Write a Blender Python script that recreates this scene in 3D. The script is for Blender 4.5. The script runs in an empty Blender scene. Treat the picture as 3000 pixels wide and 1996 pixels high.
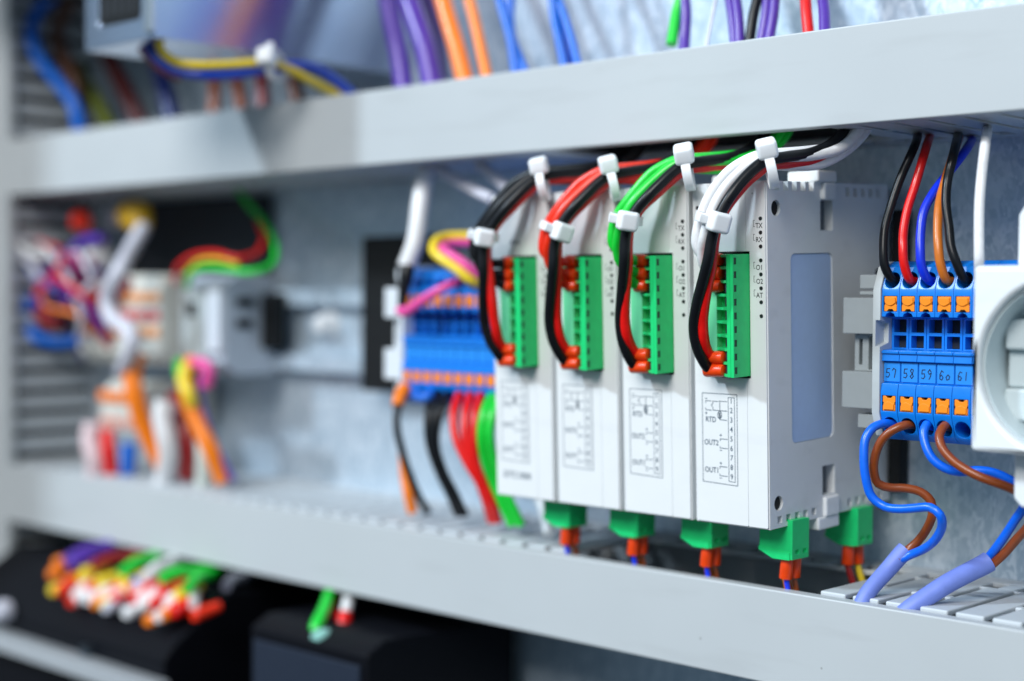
import bpy, bmesh, math, random
from mathutils import Vector, Matrix
random.seed(4)
S = 0.001                                   # everything below is written in millimetres
scn = bpy.context.scene
col = scn.collection

# ---------------------------------------------------------------- camera
CAMR = ((0.724951, 0.68873985, 0.00913601), (-0.02432048, 0.01233928, 0.99962806), (-0.68837095, 0.72490355, -0.02569586))
CAMC = (230.0, -413.282, 65.425)
FPX, PCX, PCY = 4424.77, 1500.0, 998.0
cam_d = bpy.data.cameras.new('camera'); cam = bpy.data.objects.new('camera', cam_d); col.objects.link(cam)
r_, u_, f_ = [Vector(a) for a in CAMR]
cam.matrix_world = Matrix(((r_.x, u_.x, -f_.x, CAMC[0]*S), (r_.y, u_.y, -f_.y, CAMC[1]*S), (r_.z, u_.z, -f_.z, CAMC[2]*S), (0, 0, 0, 1)))
cam_d.sensor_fit = 'HORIZONTAL'; cam_d.sensor_width = 36.0; cam_d.lens = 36.0*FPX/3000.0
cam_d.clip_start = 0.005; cam_d.clip_end = 50.0
cam_d.dof.use_dof = True; cam_d.dof.focus_distance = 0.404; cam_d.dof.aperture_fstop = 4.8
scn.camera = cam

# ---------------------------------------------------------------- light
w = bpy.data.worlds.new('World'); scn.world = w; w.use_nodes = True
wt = w.node_tree; bg = wt.nodes['Background']; bg.inputs[1].default_value = 0.50   # a lit room: pale walls above, dim floor below
tc_ = wt.nodes.new('ShaderNodeTexCoord'); sp_ = wt.nodes.new('ShaderNodeSeparateXYZ'); rp_ = wt.nodes.new('ShaderNodeValToRGB')
mr_ = wt.nodes.new('ShaderNodeMapRange'); mr_.inputs['From Min'].default_value = -1.0
wt.links.new(tc_.outputs['Generated'], sp_.inputs[0]); wt.links.new(sp_.outputs['Z'], mr_.inputs['Value']); wt.links.new(mr_.outputs['Result'], rp_.inputs['Fac'])
rp_.color_ramp.elements[0].position = 0.37; rp_.color_ramp.elements[0].color = (0.03, 0.045, 0.065, 1)
rp_.color_ramp.elements[1].position = 0.49; rp_.color_ramp.elements[1].color = (0.58, 0.80, 1.0, 1)
wt.links.new(rp_.outputs['Color'], bg.inputs[0])
def area(name, loc, target, size, power, rgb, sy=None):
    d = bpy.data.lights.new(name, 'AREA'); d.energy = power; d.color = rgb; d.size = size
    if sy: d.shape = 'RECTANGLE'; d.size_y = sy
    o = bpy.data.objects.new(name, d); col.objects.link(o); o.location = loc
    o.rotation_euler = (Vector(target)-Vector(loc)).to_track_quat('-Z', 'Y').to_euler()
    return o
area('window_light', (-0.95, -1.40, 1.21), (-0.10, -0.06, 0.06), 0.15, 25.0, (0.72, 0.87, 1.0), 0.15)
area('room_light', (0.34, -1.95, 1.38), (-0.08, -0.05, 0.05), 1.1, 45.0, (1.0, 0.975, 0.94), 0.95)
vs = scn.view_settings; vs.view_transform = 'Standard'; vs.look = 'None'; vs.exposure = 0.08; vs.gamma = 1.0
vs.use_curve_mapping = False
scn.render.engine = 'CYCLES'; scn.cycles.use_denoising = True; scn.cycles.max_bounces = 6

# ---------------------------------------------------------------- helpers
def ray(u, v):
    a, b = (u-PCX)/FPX, (PCY-v)/FPX
    return r_*a + u_*b + f_
def P(u, v, y):                              # the point on the plane y seen at a spot of the photograph (3000 px wide)
    d = ray(u, v); return Vector(CAMC) + d*((y-CAMC[1])/d.y)
def PZ(u, v, z):
    d = ray(u, v); return Vector(CAMC) + d*((z-CAMC[2])/d.z)
def K(x0, y0, s): return lambda x, y: (x0+x/s, y0+y/s)
cA, cB, c1, cE = K(2000, 0, 2.357), K(1100, 0, 2.6133), K(0, 0, 1.8131), K(0, 500, 1.6508)
c2, c3, c4, c5 = K(1750, 380, 3.0145), K(1950, 700, 3.136), K(1400, 1050, 2.24), K(2450, 700, 2.4125)
c6, c7, c5b, cD = K(2300, 1150, 1.8533), K(2200, 330, 2.9463), K(1050, 600, 3.1354), K(1050, 1050, 2.4123)
cF, c9 = K(0, 1350, 1.5713), K(2200, 1250, 3.136)

MATS = {}
def mat(name, rgb, rough=0.45, metal=0.0, bump=0.0, bscale=400.0, var=0.04, sss=0.0, coat=0.0, spec=0.5):
    if name in MATS: return MATS[name]
    m = bpy.data.materials.new(name); m.use_nodes = True; nt = m.node_tree; b = nt.nodes['Principled BSDF']
    N = nt.nodes.new; L = nt.links.new
    tc = N('ShaderNodeTexCoord'); n = N('ShaderNodeTexNoise'); n.inputs['Scale'].default_value = bscale
    n.inputs['Detail'].default_value = 5.0
    L(tc.outputs['Object'], n.inputs['Vector'])
    r = N('ShaderNodeValToRGB'); r.color_ramp.elements[0].position = 0.3; r.color_ramp.elements[1].position = 0.7
    r.color_ramp.elements[0].color = tuple(c*(1-var) for c in rgb)+(1,)
    r.color_ramp.elements[1].color = tuple(min(1, c*(1+var)) for c in rgb)+(1,)
    L(n.outputs['Fac'], r.inputs['Fac']); L(r.outputs['Color'], b.inputs['Base Color'])
    mr = N('ShaderNodeMapRange'); mr.inputs['To Min'].default_value = max(0.03, rough-0.06); mr.inputs['To Max'].default_value = rough+0.06
    L(n.outputs['Fac'], mr.inputs['Value']); L(mr.outputs['Result'], b.inputs['Roughness'])
    b.inputs['Metallic'].default_value = metal; b.inputs['Specular IOR Level'].default_value = spec
    if coat: b.inputs['Coat Weight'].default_value = coat; b.inputs['Coat Roughness'].default_value = 0.12
    if sss:
        b.inputs['Subsurface Weight'].default_value = sss; b.inputs['Subsurface Radius'].default_value = (1, 1, 1)
        b.inputs['Subsurface Scale'].default_value = 0.0016
    if bump:
        n2 = N('ShaderNodeTexNoise'); n2.inputs['Scale'].default_value = 2500.0; L(tc.outputs['Object'], n2.inputs['Vector'])
        bp = N('ShaderNodeBump'); bp.inputs['Strength'].default_value = bump; bp.inputs['Distance'].default_value = 0.0001
        L(n2.outputs['Fac'], bp.inputs['Height']); L(bp.outputs['Normal'], b.inputs['Normal'])
    MATS[name] = m; return m
def galvanised(name, dark, light, rough):
    m = bpy.data.materials.new(name); m.use_nodes = True; nt = m.node_tree; b = nt.nodes['Principled BSDF']
    N = nt.nodes.new; L = nt.links.new
    tc = N('ShaderNodeTexCoord'); v = N('ShaderNodeTexVoronoi'); v.inputs['Scale'].default_value = 560.0; v.inputs['Randomness'].default_value = 1.0
    n0 = N('ShaderNodeTexNoise'); n0.inputs['Scale'].default_value = 260.0; n0.inputs['Detail'].default_value = 6.0
    mp = N('ShaderNodeMapping'); mp.inputs['Scale'].default_value = (1, 1, 0.55)
    L(tc.outputs['Object'], mp.inputs['Vector']); L(mp.outputs['Vector'], n0.inputs['Vector'])
    mix = N('ShaderNodeMixRGB'); mix.inputs['Fac'].default_value = 0.012; L(mp.outputs['Vector'], mix.inputs['Color1']); L(n0.outputs['Color'], mix.inputs['Color2'])
    L(mix.outputs['Color'], v.inputs['Vector'])
    bw = N('ShaderNodeRGBToBW'); L(v.outputs['Color'], bw.inputs['Color'])
    n1 = N('ShaderNodeTexNoise'); n1.inputs['Scale'].default_value = 240.0; n1.inputs['Detail'].default_value = 5.0; L(tc.outputs['Object'], n1.inputs['Vector'])
    ad = N('ShaderNodeMath'); ad.operation = 'MULTIPLY_ADD'; ad.inputs[1].default_value = 0.55; L(bw.outputs['Val'], ad.inputs[0])
    ad2 = N('ShaderNodeMath'); ad2.operation = 'MULTIPLY_ADD'; ad2.inputs[1].default_value = 0.12; ad2.inputs[2].default_value = 0.03
    L(n1.outputs['Fac'], ad2.inputs[0]); L(ad2.outputs['Value'], ad.inputs[2])
    r = N('ShaderNodeValToRGB'); r.color_ramp.elements[0].position = 0.15; r.color_ramp.elements[1].position = 0.8
    r.color_ramp.elements[0].color = dark+(1,); r.color_ramp.elements[1].color = light+(1,)
    L(ad.outputs['Value'], r.inputs['Fac']); L(r.outputs['Color'], b.inputs['Base Color'])
    mr = N('ShaderNodeMapRange'); mr.inputs['To Min'].default_value = rough-0.04; mr.inputs['To Max'].default_value = rough+0.08
    L(bw.outputs['Val'], mr.inputs['Value']); L(mr.outputs['Result'], b.inputs['Roughness'])
    b.inputs['Metallic'].default_value = 0.5
    MATS[name] = m; return m
def wear(m, cell=55.0):                      # sparse specks of dirt and faint scuffs
    nt = m.node_tree; b = nt.nodes['Principled BSDF']; N = nt.nodes.new; L = nt.links.new
    src = b.inputs['Base Color'].links[0].from_socket; tc = N('ShaderNodeTexCoord')
    v = N('ShaderNodeTexVoronoi'); v.inputs['Scale'].default_value = cell; L(tc.outputs['Object'], v.inputs['Vector'])
    lt = N('ShaderNodeMath'); lt.operation = 'LESS_THAN'; lt.inputs[1].default_value = 0.022; L(v.outputs['Distance'], lt.inputs[0])
    n = N('ShaderNodeTexNoise'); n.inputs['Scale'].default_value = 90.0; n.inputs['Detail'].default_value = 8.0
    mp = N('ShaderNodeMapping'); mp.inputs['Scale'].default_value = (0.25, 1, 1.6); L(tc.outputs['Object'], mp.inputs['Vector']); L(mp.outputs['Vector'], n.inputs['Vector'])
    mr = N('ShaderNodeMapRange'); mr.inputs['From Min'].default_value = 0.56; mr.inputs['From Max'].default_value = 0.75; mr.inputs['To Max'].default_value = 0.10; L(n.outputs['Fac'], mr.inputs['Value'])
    ml = N('ShaderNodeMath'); ml.operation = 'MULTIPLY_ADD'; ml.inputs[1].default_value = 0.45; L(lt.outputs[0], ml.inputs[0]); L(mr.outputs['Result'], ml.inputs[2])
    mx = N('ShaderNodeMixRGB'); mx.inputs['Color2'].default_value = (0.16, 0.15, 0.14, 1); L(ml.outputs[0], mx.inputs['Fac']); L(src, mx.inputs['Color1']); L(mx.outputs['Color'], b.inputs['Base Color'])
GALV = galvanised('galvanised_sheet', (0.42, 0.54, 0.64), (0.86, 0.93, 1.0), 0.42)
DUCT = mat('duct_plastic', (0.49, 0.52, 0.535), 0.4, bump=0.06, bscale=14, var=0.03)
DUCT_IN = mat('duct_finger_plastic', (0.53, 0.57, 0.60), 0.5, bump=0.06, bscale=60, var=0.02)
MODP = mat('module_plastic', (0.77, 0.785, 0.79), 0.5, bump=0.12, bscale=120, var=0.012)
PANELP = mat('label_panel_plastic', (0.46, 0.60, 0.86), 0.55, bump=0.05, var=0.02)
INK = mat('print_ink', (0.015, 0.055, 0.10), 0.7, var=0.1)
INKD = mat('print_ink_grey', (0.03, 0.033, 0.036), 0.7, var=0.1)
INKH = mat('marker_pen_ink', (0.01, 0.012, 0.05), 0.6, var=0.2)
LEDM = mat('smoked_lens', (0.012, 0.016, 0.018), 0.3)
BLACKP = mat('black_plastic', (0.010, 0.011, 0.012), 0.55, var=0.15, spec=0.2)
DEEP = mat('dark_recess_fill', (0.012, 0.02, 0.03), 0.6)
GREEN = mat('green_plug_plastic', (0.014, 0.62, 0.18), 0.34, bump=0.05, var=0.05, spec=0.3)
GREENL = mat('pale_green_header_plastic', (0.16, 0.74, 0.36), 0.42, var=0.03)
FERR = mat('orange_ferrule_plastic', (0.82, 0.06, 0.005), 0.32, sss=0.15, var=0.08)
METAL = mat('tinned_metal', (0.7, 0.72, 0.74), 0.25, metal=1.0)
NYLON = mat('white_nylon', (0.86, 0.88, 0.90), 0.35, sss=0.45, var=0.015)
BLUEP = mat('blue_terminal_plastic', (0.003, 0.19, 0.70), 0.3, bump=0.04, var=0.03)
BLUEM = mat('blue_marker_plastic', (0.010, 0.24, 0.74), 0.5, var=0.03)
ORANGE = mat('orange_lever_plastic', (0.95, 0.27, 0.008), 0.38, var=0.03)
GREYP = mat('grey_bracket_plastic', (0.50, 0.54, 0.55), 0.5, bump=0.08, var=0.02)
SOCKP = mat('socket_plastic', (0.79, 0.82, 0.84), 0.3, var=0.01)
SHEATH = mat('lavender_sheath', (0.17, 0.24, 0.66), 0.5, bump=0.05, var=0.05)
def pvc(name, rgb): return mat(name+'_pvc', rgb, 0.3, bump=0.03, bscale=700, var=0.06, spec=0.25 if max(rgb) < 0.02 else 0.5)
WBLACK, WRED, WWHITE, WGREEN = pvc('black', (0.007, 0.008, 0.010)), pvc('red', (0.78, 0.008, 0.006)), pvc('white', (0.82, 0.82, 0.83)), pvc('green', (0.01, 0.62, 0.045))
WBLUE, WDBLUE, WBROWN, WORANGE = pvc('blue', (0.004, 0.14, 0.84)), pvc('dark_blue', (0.006, 0.035, 0.70)), pvc('brown', (0.26, 0.055, 0.010)), pvc('orange', (0.95, 0.22, 0.006))
WOBROWN = pvc('ochre', (0.62, 0.17, 0.02)); WPURPLE = pvc('purple', (0.085, 0.03, 0.34)); WYELLOW = pvc('yellow', (0.85, 0.62, 0.03))
WPINK = pvc('pink', (0.85, 0.09, 0.36)); WRORANGE = pvc('red_orange', (0.85, 0.03, 0.006)); WPALE = pvc('pale_grey', (0.62, 0.62, 0.70)); WNAVY = pvc('navy', (0.010, 0.05, 0.42))
WMAROON = pvc('maroon', (0.28, 0.012, 0.012)); WSKY = pvc('sky_blue', (0.006, 0.14, 0.64))

wear(DUCT); wear(MODP, 80.0); wear(SOCKP, 70.0)
def tag(o, label=None, cat=None, group=None, kind=None):
    if label: o['label'] = label
    if cat: o['category'] = cat
    if group: o['group'] = group
    if kind: o['kind'] = kind
    return o
def empty(name, label, cat, loc=(0, 0, 0), rot=(0, 0, 0), group=None):
    o = bpy.data.objects.new(name, None); col.objects.link(o); o.empty_display_size = 0.01
    o.location = Vector(loc)*S; o.rotation_euler = rot
    return tag(o, label, cat, group)

class MB:                                    # collects verts and faces (mm), builds one mesh object
    def __init__(s): s.v, s.f = [], []
    def add(s, vs, fs):
        n = len(s.v); s.v += [tuple(a) for a in vs]; s.f += [tuple(i+n for i in q) for q in fs]; return s
    def box(s, x0, x1, y0, y1, z0, z1):
        vs = [(x, y, z) for x in (x0, x1) for y in (y0, y1) for z in (z0, z1)]
        return s.add(vs, [(0, 1, 3, 2), (4, 6, 7, 5), (0, 4, 5, 1), (2, 3, 7, 6), (0, 2, 6, 4), (1, 5, 7, 3)])
    def prism(s, poly, a, b, ax='x'):        # polygon extruded from a to b along an axis
        n = len(poly)
        def mk(p, t): return {'x': (t, p[0], p[1]), 'y': (p[0], t, p[1]), 'z': (p[0], p[1], t)}[ax]
        vs = [mk(p, a) for p in poly]+[mk(p, b) for p in poly]
        fs = [tuple(range(n)), tuple(range(2*n-1, n-1, -1))]+[(i, i+n, (i+1) % n+n, (i+1) % n) for i in range(n)]
        return s.add(vs, fs)
    def cyl(s, a, b, r0, r1=None, seg=16):
        return s.tube([a, b], [r0, r0 if r1 is None else r1], seg, raw=True)
    def tube(s, pts, r, seg=12, raw=False, step=1.2):
        pts = [Vector(p) for p in pts]
        if not raw: pts, r = spline(pts, r, step)
        rs = r if isinstance(r, (list, tuple)) else [r]*len(pts)
        t0 = (pts[1]-pts[0]).normalized(); n = t0.orthogonal().normalized(); rings = []
        for i, p in enumerate(pts):
            t = (pts[min(i+1, len(pts)-1)]-pts[max(i-1, 0)]).normalized()
            n = (n-t*n.dot(t)).normalized(); b = t.cross(n)
            rings.append([p+(n*math.cos(2*math.pi*k/seg)+b*math.sin(2*math.pi*k/seg))*rs[i] for k in range(seg)])
        vs = [q for g in rings for q in g]; fs = []
        for i in range(len(rings)-1):
            for k in range(seg):
                a, c = i*seg+k, i*seg+(k+1) % seg
                fs.append((a, c, c+seg, a+seg))
        fs.append(tuple(range(seg-1, -1, -1))); fs.append(tuple(range((len(rings)-1)*seg, len(rings)*seg)))
        return s.add(vs, fs)
    def build(s, name, m, parent=None, bevel=0.0, seg=2, smooth=True, loc=(0, 0, 0), angle=35):
        me = bpy.data.meshes.new(name); o0 = Vector(loc)
        me.from_pydata([(Vector(a)-o0)*S for a in s.v], [], s.f); me.update()
        bm = bmesh.new(); bm.from_mesh(me); bmesh.ops.recalc_face_normals(bm, faces=bm.faces); bm.to_mesh(me); bm.free()
        me.materials.append(m)
        return finish(name, me, parent, bevel, seg, smooth, loc, angle)
def finish(name, me, parent, bevel, seg, smooth, loc=(0, 0, 0), angle=35):
    o = bpy.data.objects.new(name, me); col.objects.link(o); o.location = Vector(loc)*S
    if parent: o.parent = parent
    if smooth:
        me.polygons.foreach_set('use_smooth', [True]*len(me.polygons)); me.set_sharp_from_angle(angle=math.radians(angle))
    if bevel:
        b = o.modifiers.new('bevel', 'BEVEL'); b.width = bevel*S; b.segments = seg; b.limit_method = 'ANGLE'; b.angle_limit = math.radians(32)
        b.harden_normals = True; b.use_clamp_overlap = True
    return o
def spline(pts, r, step):
    if len(pts) == 2: 
        n = 2; out = pts; return out, (r if isinstance(r, (list, tuple)) else [r]*2)
    rr = r if isinstance(r, (list, tuple)) else [r]*len(pts)
    out, ro = [], []
    q = [pts[0]*2-pts[1]]+pts+[pts[-1]*2-pts[-2]]
    for i in range(1, len(q)-2):
        p0, p1, p2, p3 = q[i-1:i+3]; n = max(2, int((p2-p1).length/step))
        d0, d1, d2 = [max(1e-3, (b-a).length)**0.5 for a, b in ((p0, p1), (p1, p2), (p2, p3))]
        m1 = ((p1-p0)/d0-(p2-p0)/(d0+d1)+(p2-p1)/d1)*d1; m2 = ((p2-p1)/d1-(p3-p1)/(d1+d2)+(p3-p2)/d2)*d1
        for k in range(n):
            t = k/n; a = 2*t**3-3*t**2+1; b = t**3-2*t**2+t; c = -2*t**3+3*t**2; d = t**3-t**2
            out.append(p1*a+m1*b+p2*c+m2*d); ro.append(rr[i-1]*(1-t)+rr[i]*t)
    out.append(pts[-1]); ro.append(rr[-1]); return out, ro
def cut(mb, cutters, name, m, parent=None, bevel=0.0, seg=2, loc=(0, 0, 0)):   # solid minus holes
    tmp = []
    for q in [mb]+cutters:
        me = bpy.data.meshes.new('t'); me.from_pydata([Vector(a)*S for a in q.v], [], q.f); me.update()
        bm = bmesh.new(); bm.from_mesh(me); bmesh.ops.recalc_face_normals(bm, faces=bm.faces); bm.to_mesh(me); bm.free()
        o = bpy.data.objects.new('t', me); col.objects.link(o); tmp.append(o)
    for c in tmp[1:]:
        b = tmp[0].modifiers.new('b', 'BOOLEAN'); b.operation = 'DIFFERENCE'; b.object = c; b.solver = 'EXACT'
    dg = bpy.context.evaluated_depsgraph_get(); dg.update()
    me = bpy.data.meshes.new_from_object(tmp[0].evaluated_get(dg)); me.name = name
    for o in tmp: bpy.data.objects.remove(o)
    me.materials.clear(); me.materials.append(m)
    return finish(name, me, parent, bevel, seg, True, loc)
GL = {}
def text(mb, s, size, x, z, y=0.0, th=0.03, align='LEFT', sx=1.0):   # lettering standing on a face that looks towards -y
    if (s, align) not in GL:
        c = bpy.data.curves.new('t', 'FONT'); c.body = s; c.size = 1.0; c.align_x = align; c.resolution_u = 3; c.offset = 0.012
        o = bpy.data.objects.new('t', c); col.objects.link(o)
        dg = bpy.context.evaluated_depsgraph_get(); dg.update()
        me = bpy.data.meshes.new_from_object(o.evaluated_get(dg))
        GL[(s, align)] = ([tuple(v.co) for v in me.vertices], [tuple(p.vertices) for p in me.polygons])
        bpy.data.objects.remove(o); bpy.data.curves.remove(c); bpy.data.meshes.remove(me)
    vs, fs = GL[(s, align)]
    mb.add([(x+a*size*sx, y-th, z+b*size) for a, b, _ in vs], fs)
def stroke(mb, pts, wd, y, th=0.03):         # flat line on a face that looks towards -y
    for (x0, z0), (x1, z1) in zip(pts, pts[1:]):
        d = Vector((x1-x0, z1-z0)); 
        if d.length < 1e-6: continue
        d.normalize(); n = Vector((-d.y, d.x))*wd/2; e = d*wd*0.3
        q = [(x0-e.x+n.x, z0-e.y+n.y), (x0-e.x-n.x, z0-e.y-n.y), (x1+e.x-n.x, z1+e.y-n.y), (x1+e.x+n.x, z1+e.y+n.y)]
        mb.add([(a, y-th, b) for a, b in q], [(0, 1, 2, 3)])
def copy_tree(o, parent=None):
    c = o.copy(); col.objects.link(c)
    if parent: c.parent = parent
    for ch in list(o.children): copy_tree(ch, c)
    return c
def wire(label, pts, r, m, ferrules=(), group=None, name='wire', cat='wire', seg=12, fr=1.75, fmat=None):
    pts = [Vector(p) for p in pts]
    o = MB().tube(pts, r, seg).build(name, m, loc=pts[0])
    tag(o, label, cat, group)
    for a, b in ferrules:                    # plastic collars crimped on the end, with the bare metal tip
        a, b = Vector(a), Vector(b); d = (b-a).normalized()
        q = MB().tube([a, a+d*0.3, b-d*1.0, b-d*0.3, b], [fr*1.02, fr*1.08, fr*0.98, fr*0.9, fr*0.6], 16, raw=True)
        f = q.build('ferrule', fmat or FERR, o, loc=pts[0]); f.location = (0, 0, 0)
    return o
def cyl_cut(a, b, r, seg=20): return MB().cyl(a, b, r, seg=seg)

# ---------------------------------------------------------------- the setting
tag(MB().box(-620, 420, 0, 3, -420, 520).build('back_wall', GALV, smooth=False), kind='structure')

t0_ = t = bpy.data.objects.new('cabinet_side', None); col.objects.link(t); t['label'] = 'pale grey sheet metal side of the cabinet beyond the upright duct'; t['category'] = 'cabinet side'
# ---------------------------------------------------------------- wiring ducts
ZT0, ZT1, ZB1, ZB0 = 113.3, 140.0, -13.5, -40.4
def fingers(mb, x0, x1, z, th, gap=None, pitch=10.0, ph=0.0):
    n = int((x1-x0)/pitch)
    for i in range(n):
        a = x0+ph+i*pitch; b = a+7.9
        missing = gap and gap[0] < (a+b)/2 < gap[1]
        if not missing:
            mb.box(a, b, -55.2, -16.002, z, z+th)
            mb.box(b+0.001, a+pitch-0.001, -38, -35.4, z+0.02, z+th-0.02) if i % 4 != 3 and not (gap and gap[0]-8 < a+pitch < gap[1]) else None
        mb.box(a+2.5, a+pitch-2.5, -15.999, -8.001, z+0.01, z+th-0.01)
    mb.box(x0, x1, -8, -0.4, z, z+th); mb.box(x0, x1, -17, -16.0, z+0.015, z+th-0.015)
def duct(label, z0, z1, x0, x1, gap_top=None, gap_bot=None):
    t = empty('wiring_duct', label, 'wiring duct', (0, 0, 0))
    c = MB().prism([(-60, z0), (-60, z1-0.5), (-55.5, z1-0.5), (-55.5, z1-1.5), (-58.6, z1-1.5), (-58.6, z0+1.0), (-55.5, z0+1.0), (-55.5, z0)], x0, x1)
    c.build('cover', DUCT, t, bevel=1.0, seg=4)
    a = MB(); fingers(a, x0, x1, z1-1.3, 1.7, gap_top, ph=2.0); a.build('slotted_side', DUCT_IN, t, bevel=0.5, seg=3)
    a = MB(); fingers(a, x0, x1, z0+0.35, 1.5, gap_bot, ph=2.0); a.build('slotted_side', DUCT_IN, t, bevel=0.22, seg=2)
    cr = MB()
    for k in range(13):
        y_, z_ = -48+k % 5*9.5+random.uniform(-2, 2), z0+6.5+(k//5)*4.6+random.uniform(-1, 1)
        cr.tube([(x_, y_+random.uniform(-3, 3), z_+random.uniform(-1.2, 1.2)) for x_ in range(int(x0)+4, int(x1), 40)], 3.4, 8, step=9)
    cr.build('cable_run', BLACKP, t)['kind'] = 'stuff'
    MB().box(x0, x1, -1.9, -0.5, z0+2.8, z1-2.8).build('base_strip', DUCT_IN, t)
    return t
duct('long pale grey wiring duct with smooth cover above the row of white modules', ZT0, ZT1, -434.5, 135, gap_bot=(-92, 3))
duct('long pale grey wiring duct with broken out fingers below the row of white modules', ZB0, ZB1, -434.5, 135, gap_top=(-86, 6))
t = empty('wiring_duct', 'upright pale grey wiring duct at the cabinet side where both long ducts end', 'wiring duct')
MB().prism([(-480, -60), (-434.6, -60), (-434.6, -55.5), (-435.6, -55.5), (-435.6, -58.6), (-479, -58.6), (-479, -55.5), (-480, -55.5)], -260, 330, 'z').build('cover', DUCT, t, bevel=0.7, seg=3)
a = MB()
for i in range(58):
    z = -258+i*10.0
    a.box(-437.4, -436.0, -55.3, -12.001, z, z+6.0)
a.box(-437.4, -436.0, -12, -0.5, -260, 330)
a.build('slotted_side', DUCT_IN, t, bevel=0.3)
cr = MB()
for k in range(12): cr.tube([(-470+k % 4*8.5+random.uniform(-2, 2), -46+(k//4)*15+random.uniform(-3, 3), z_) for z_ in range(-255, 330, 45)], 4.6, 8, step=12)
cr.build('cable_run', BLACKP, t)['kind'] = 'stuff'

MB().box(-494, -491, -262, 0, -420, 520).build('sheet', DUCT, t0_, bevel=0.8); MB().box(-491, -481, -262, -260.5, -420, 520).build('lip', DUCT, t0_, bevel=0.5)
# ---------------------------------------------------------------- rail
r = empty('mounting_rail', 'galvanised steel rail with a bolt behind the terminal blocks', 'rail')
MB().prism([(-8.5, 70.2), (-8.5, 63), (-2.2, 63), (-2.2, 42), (-8.5, 42), (-8.5, 35.2), (-7.3, 35.2), (-7.3, 40.8), (-1.0, 40.8), (-1.0, 64.2), (-7.3, 64.2), (-7.3, 70.2)], -432, 140).build('rail_profile', GALV, r, bevel=0.3)
q = P(*cE(1570, 742), -6)
m = MB(); m.cyl((q.x, -2.3, q.z), (q.x, -4.2, q.z), 6.0, seg=20); m.cyl((q.x, -4.2, q.z), (q.x, -9.5, q.z), 4.6, 3.6, seg=20)
m.build('bolt', mat('zinc', (0.9, 0.92, 0.94), 0.25), r, bevel=0.6)

# ---------------------------------------------------------------- controller modules
MW, MD, MH, PITCH = 24.6, 64.0, 95.0, 26.2
TILT = math.radians(2.4)
M0 = Vector((-1.1, -67.0, 3.8))
def mod_matrix(i): return Matrix.Translation((M0+Vector((-PITCH*i, 0, 0)))*S) @ Matrix.Rotation(TILT, 4, 'X')
def mod_pt(i, x, y, z):
    return (Matrix.Translation(M0+Vector((-PITCH*i, 0, 0))) @ Matrix.Rotation(TILT, 4, 'X')) @ Vector((x, y, z))
mod_labels = ['white controller module with pale blue side panel, nearest the white socket',
              'white controller module under the bundle of green wires',
              'white controller module under the bundle of red and black wires',
              'white controller module under the all black wire bundle, beside the far blue terminals']
proto = empty('controller_module', mod_labels[0], 'controller module', group='white controller modules in a row')
body = MB().box(-MW, 0, 0.0, MD, 0, MH)
cuts = []
for k in range(5):                           # ventilation notches along the top and bottom edges of the side
    y = 3.6+k*4.3; cuts += [MB().box(-1.6, 1, y, y+2.4, MH-2.6, MH+1), MB().box(-1.6, 1, y, y+2.2, 1.2, 3.2)]
    y = 40+k*4.3; cuts += [MB().box(-1.6, 1, y, y+2.2, MH-3.8, MH-1.2), MB().box(-1.6, 1, y, y+2.2, 1.2, 3.4)]
cuts += [cyl_cut((1, 4.2, MH-7.4), (-9, 4.2, MH-7.4), 2.2), cyl_cut((1, 4.2, 6.8), (-9, 4.2, 6.8), 2.1)]
cuts += [MB().box(-4, 1, 26.5, 33, MH-13.5, MH-5), MB().box(-4, 1, 26.5, 33, 6.2, 14.5), MB().box(-5, 1, 59.6, 61.2, MH-16, MH-9)]
cuts += [MB().box(-MW-1, 1, MD-7.5, MD+1, 27, 70), MB().box(-20, -5.45, -1, 8, 41.3, 76.0)]
def rrect(x0, x1, z0, z1, r, n=5):
    out = []
    for cx, cz, a0 in ((x1-r, z1-r, 0), (x0+r, z1-r, 90), (x0+r, z0+r, 180), (x1-r, z0+r, 270)):
        for k in range(n+1):
            a = math.radians(a0+90*k/n); out.append((cx+r*math.cos(a), cz+r*math.sin(a)))
    return out
cuts += [MB().prism(rrect(11.2, 32.6, 22.4, 75.2, 2.0), -0.7, 1, 'x')]
cut(body, cuts, 'housing', MODP, proto, bevel=0.35, seg=2)
MB().prism(rrect(11.4, 32.4, 22.6, 75.0, 1.9), -0.69, -0.25, 'x').build('side_panel', PANELP, proto, bevel=0.15)
# the front: a flat plate on the left two thirds, the lamp strip on the right
fr = MB().prism(rrect(-MW+0.25, -6.70, 0.35, MH-0.4, 0.4), -0.55, -0.001, 'y')
fplate = cut(fr, [MB().box(-20, -5.45, -3, 3, 41.3, 76.0)], 'front_plate', MODP, proto, bevel=0.08)
fr2 = MB().prism(rrect(-6.64, -0.3, 0.35, MH-0.4, 0.4), -0.55, -0.001, 'y')
lstrip = cut(fr2, [MB().box(-20, -5.45, -3, 3, 41.3, 76.0)], 'lamp_strip', MODP, proto, bevel=0.08)
leds = [MH-10.2-3.77*k for k in range(8)]
for z in leds:
    MB().cyl((-1.75, -0.3, z), (-1.75, -0.72, z), 0.58, 0.52, seg=18).build('indicator_lamp', LEDM, lstrip)
MB().cyl((-MW+1.9, -0.3, 88.4), (-MW+1.9, -0.72, 88.4), 0.58, 0.52, seg=18).build('indicator_lamp', LEDM, fplate)
pr = MB(); Y = -0.56
for k, s in ((0, 'TX'), (1, 'RX'), (3, 'O1'), (4, 'O2'), (5, 'AT')):
    z = leds[k]; text(pr, s, 1.95, -3.35, z-2.55, Y, sx=0.86)
    stroke(pr, [(-3.65, z-0.45), (-4.05, z-0.45), (-4.05, z-2.1), (-3.6, z-2.1)], 0.13, Y)
pr.build('lamp_lettering', INKD, lstrip, smooth=False)
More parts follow.
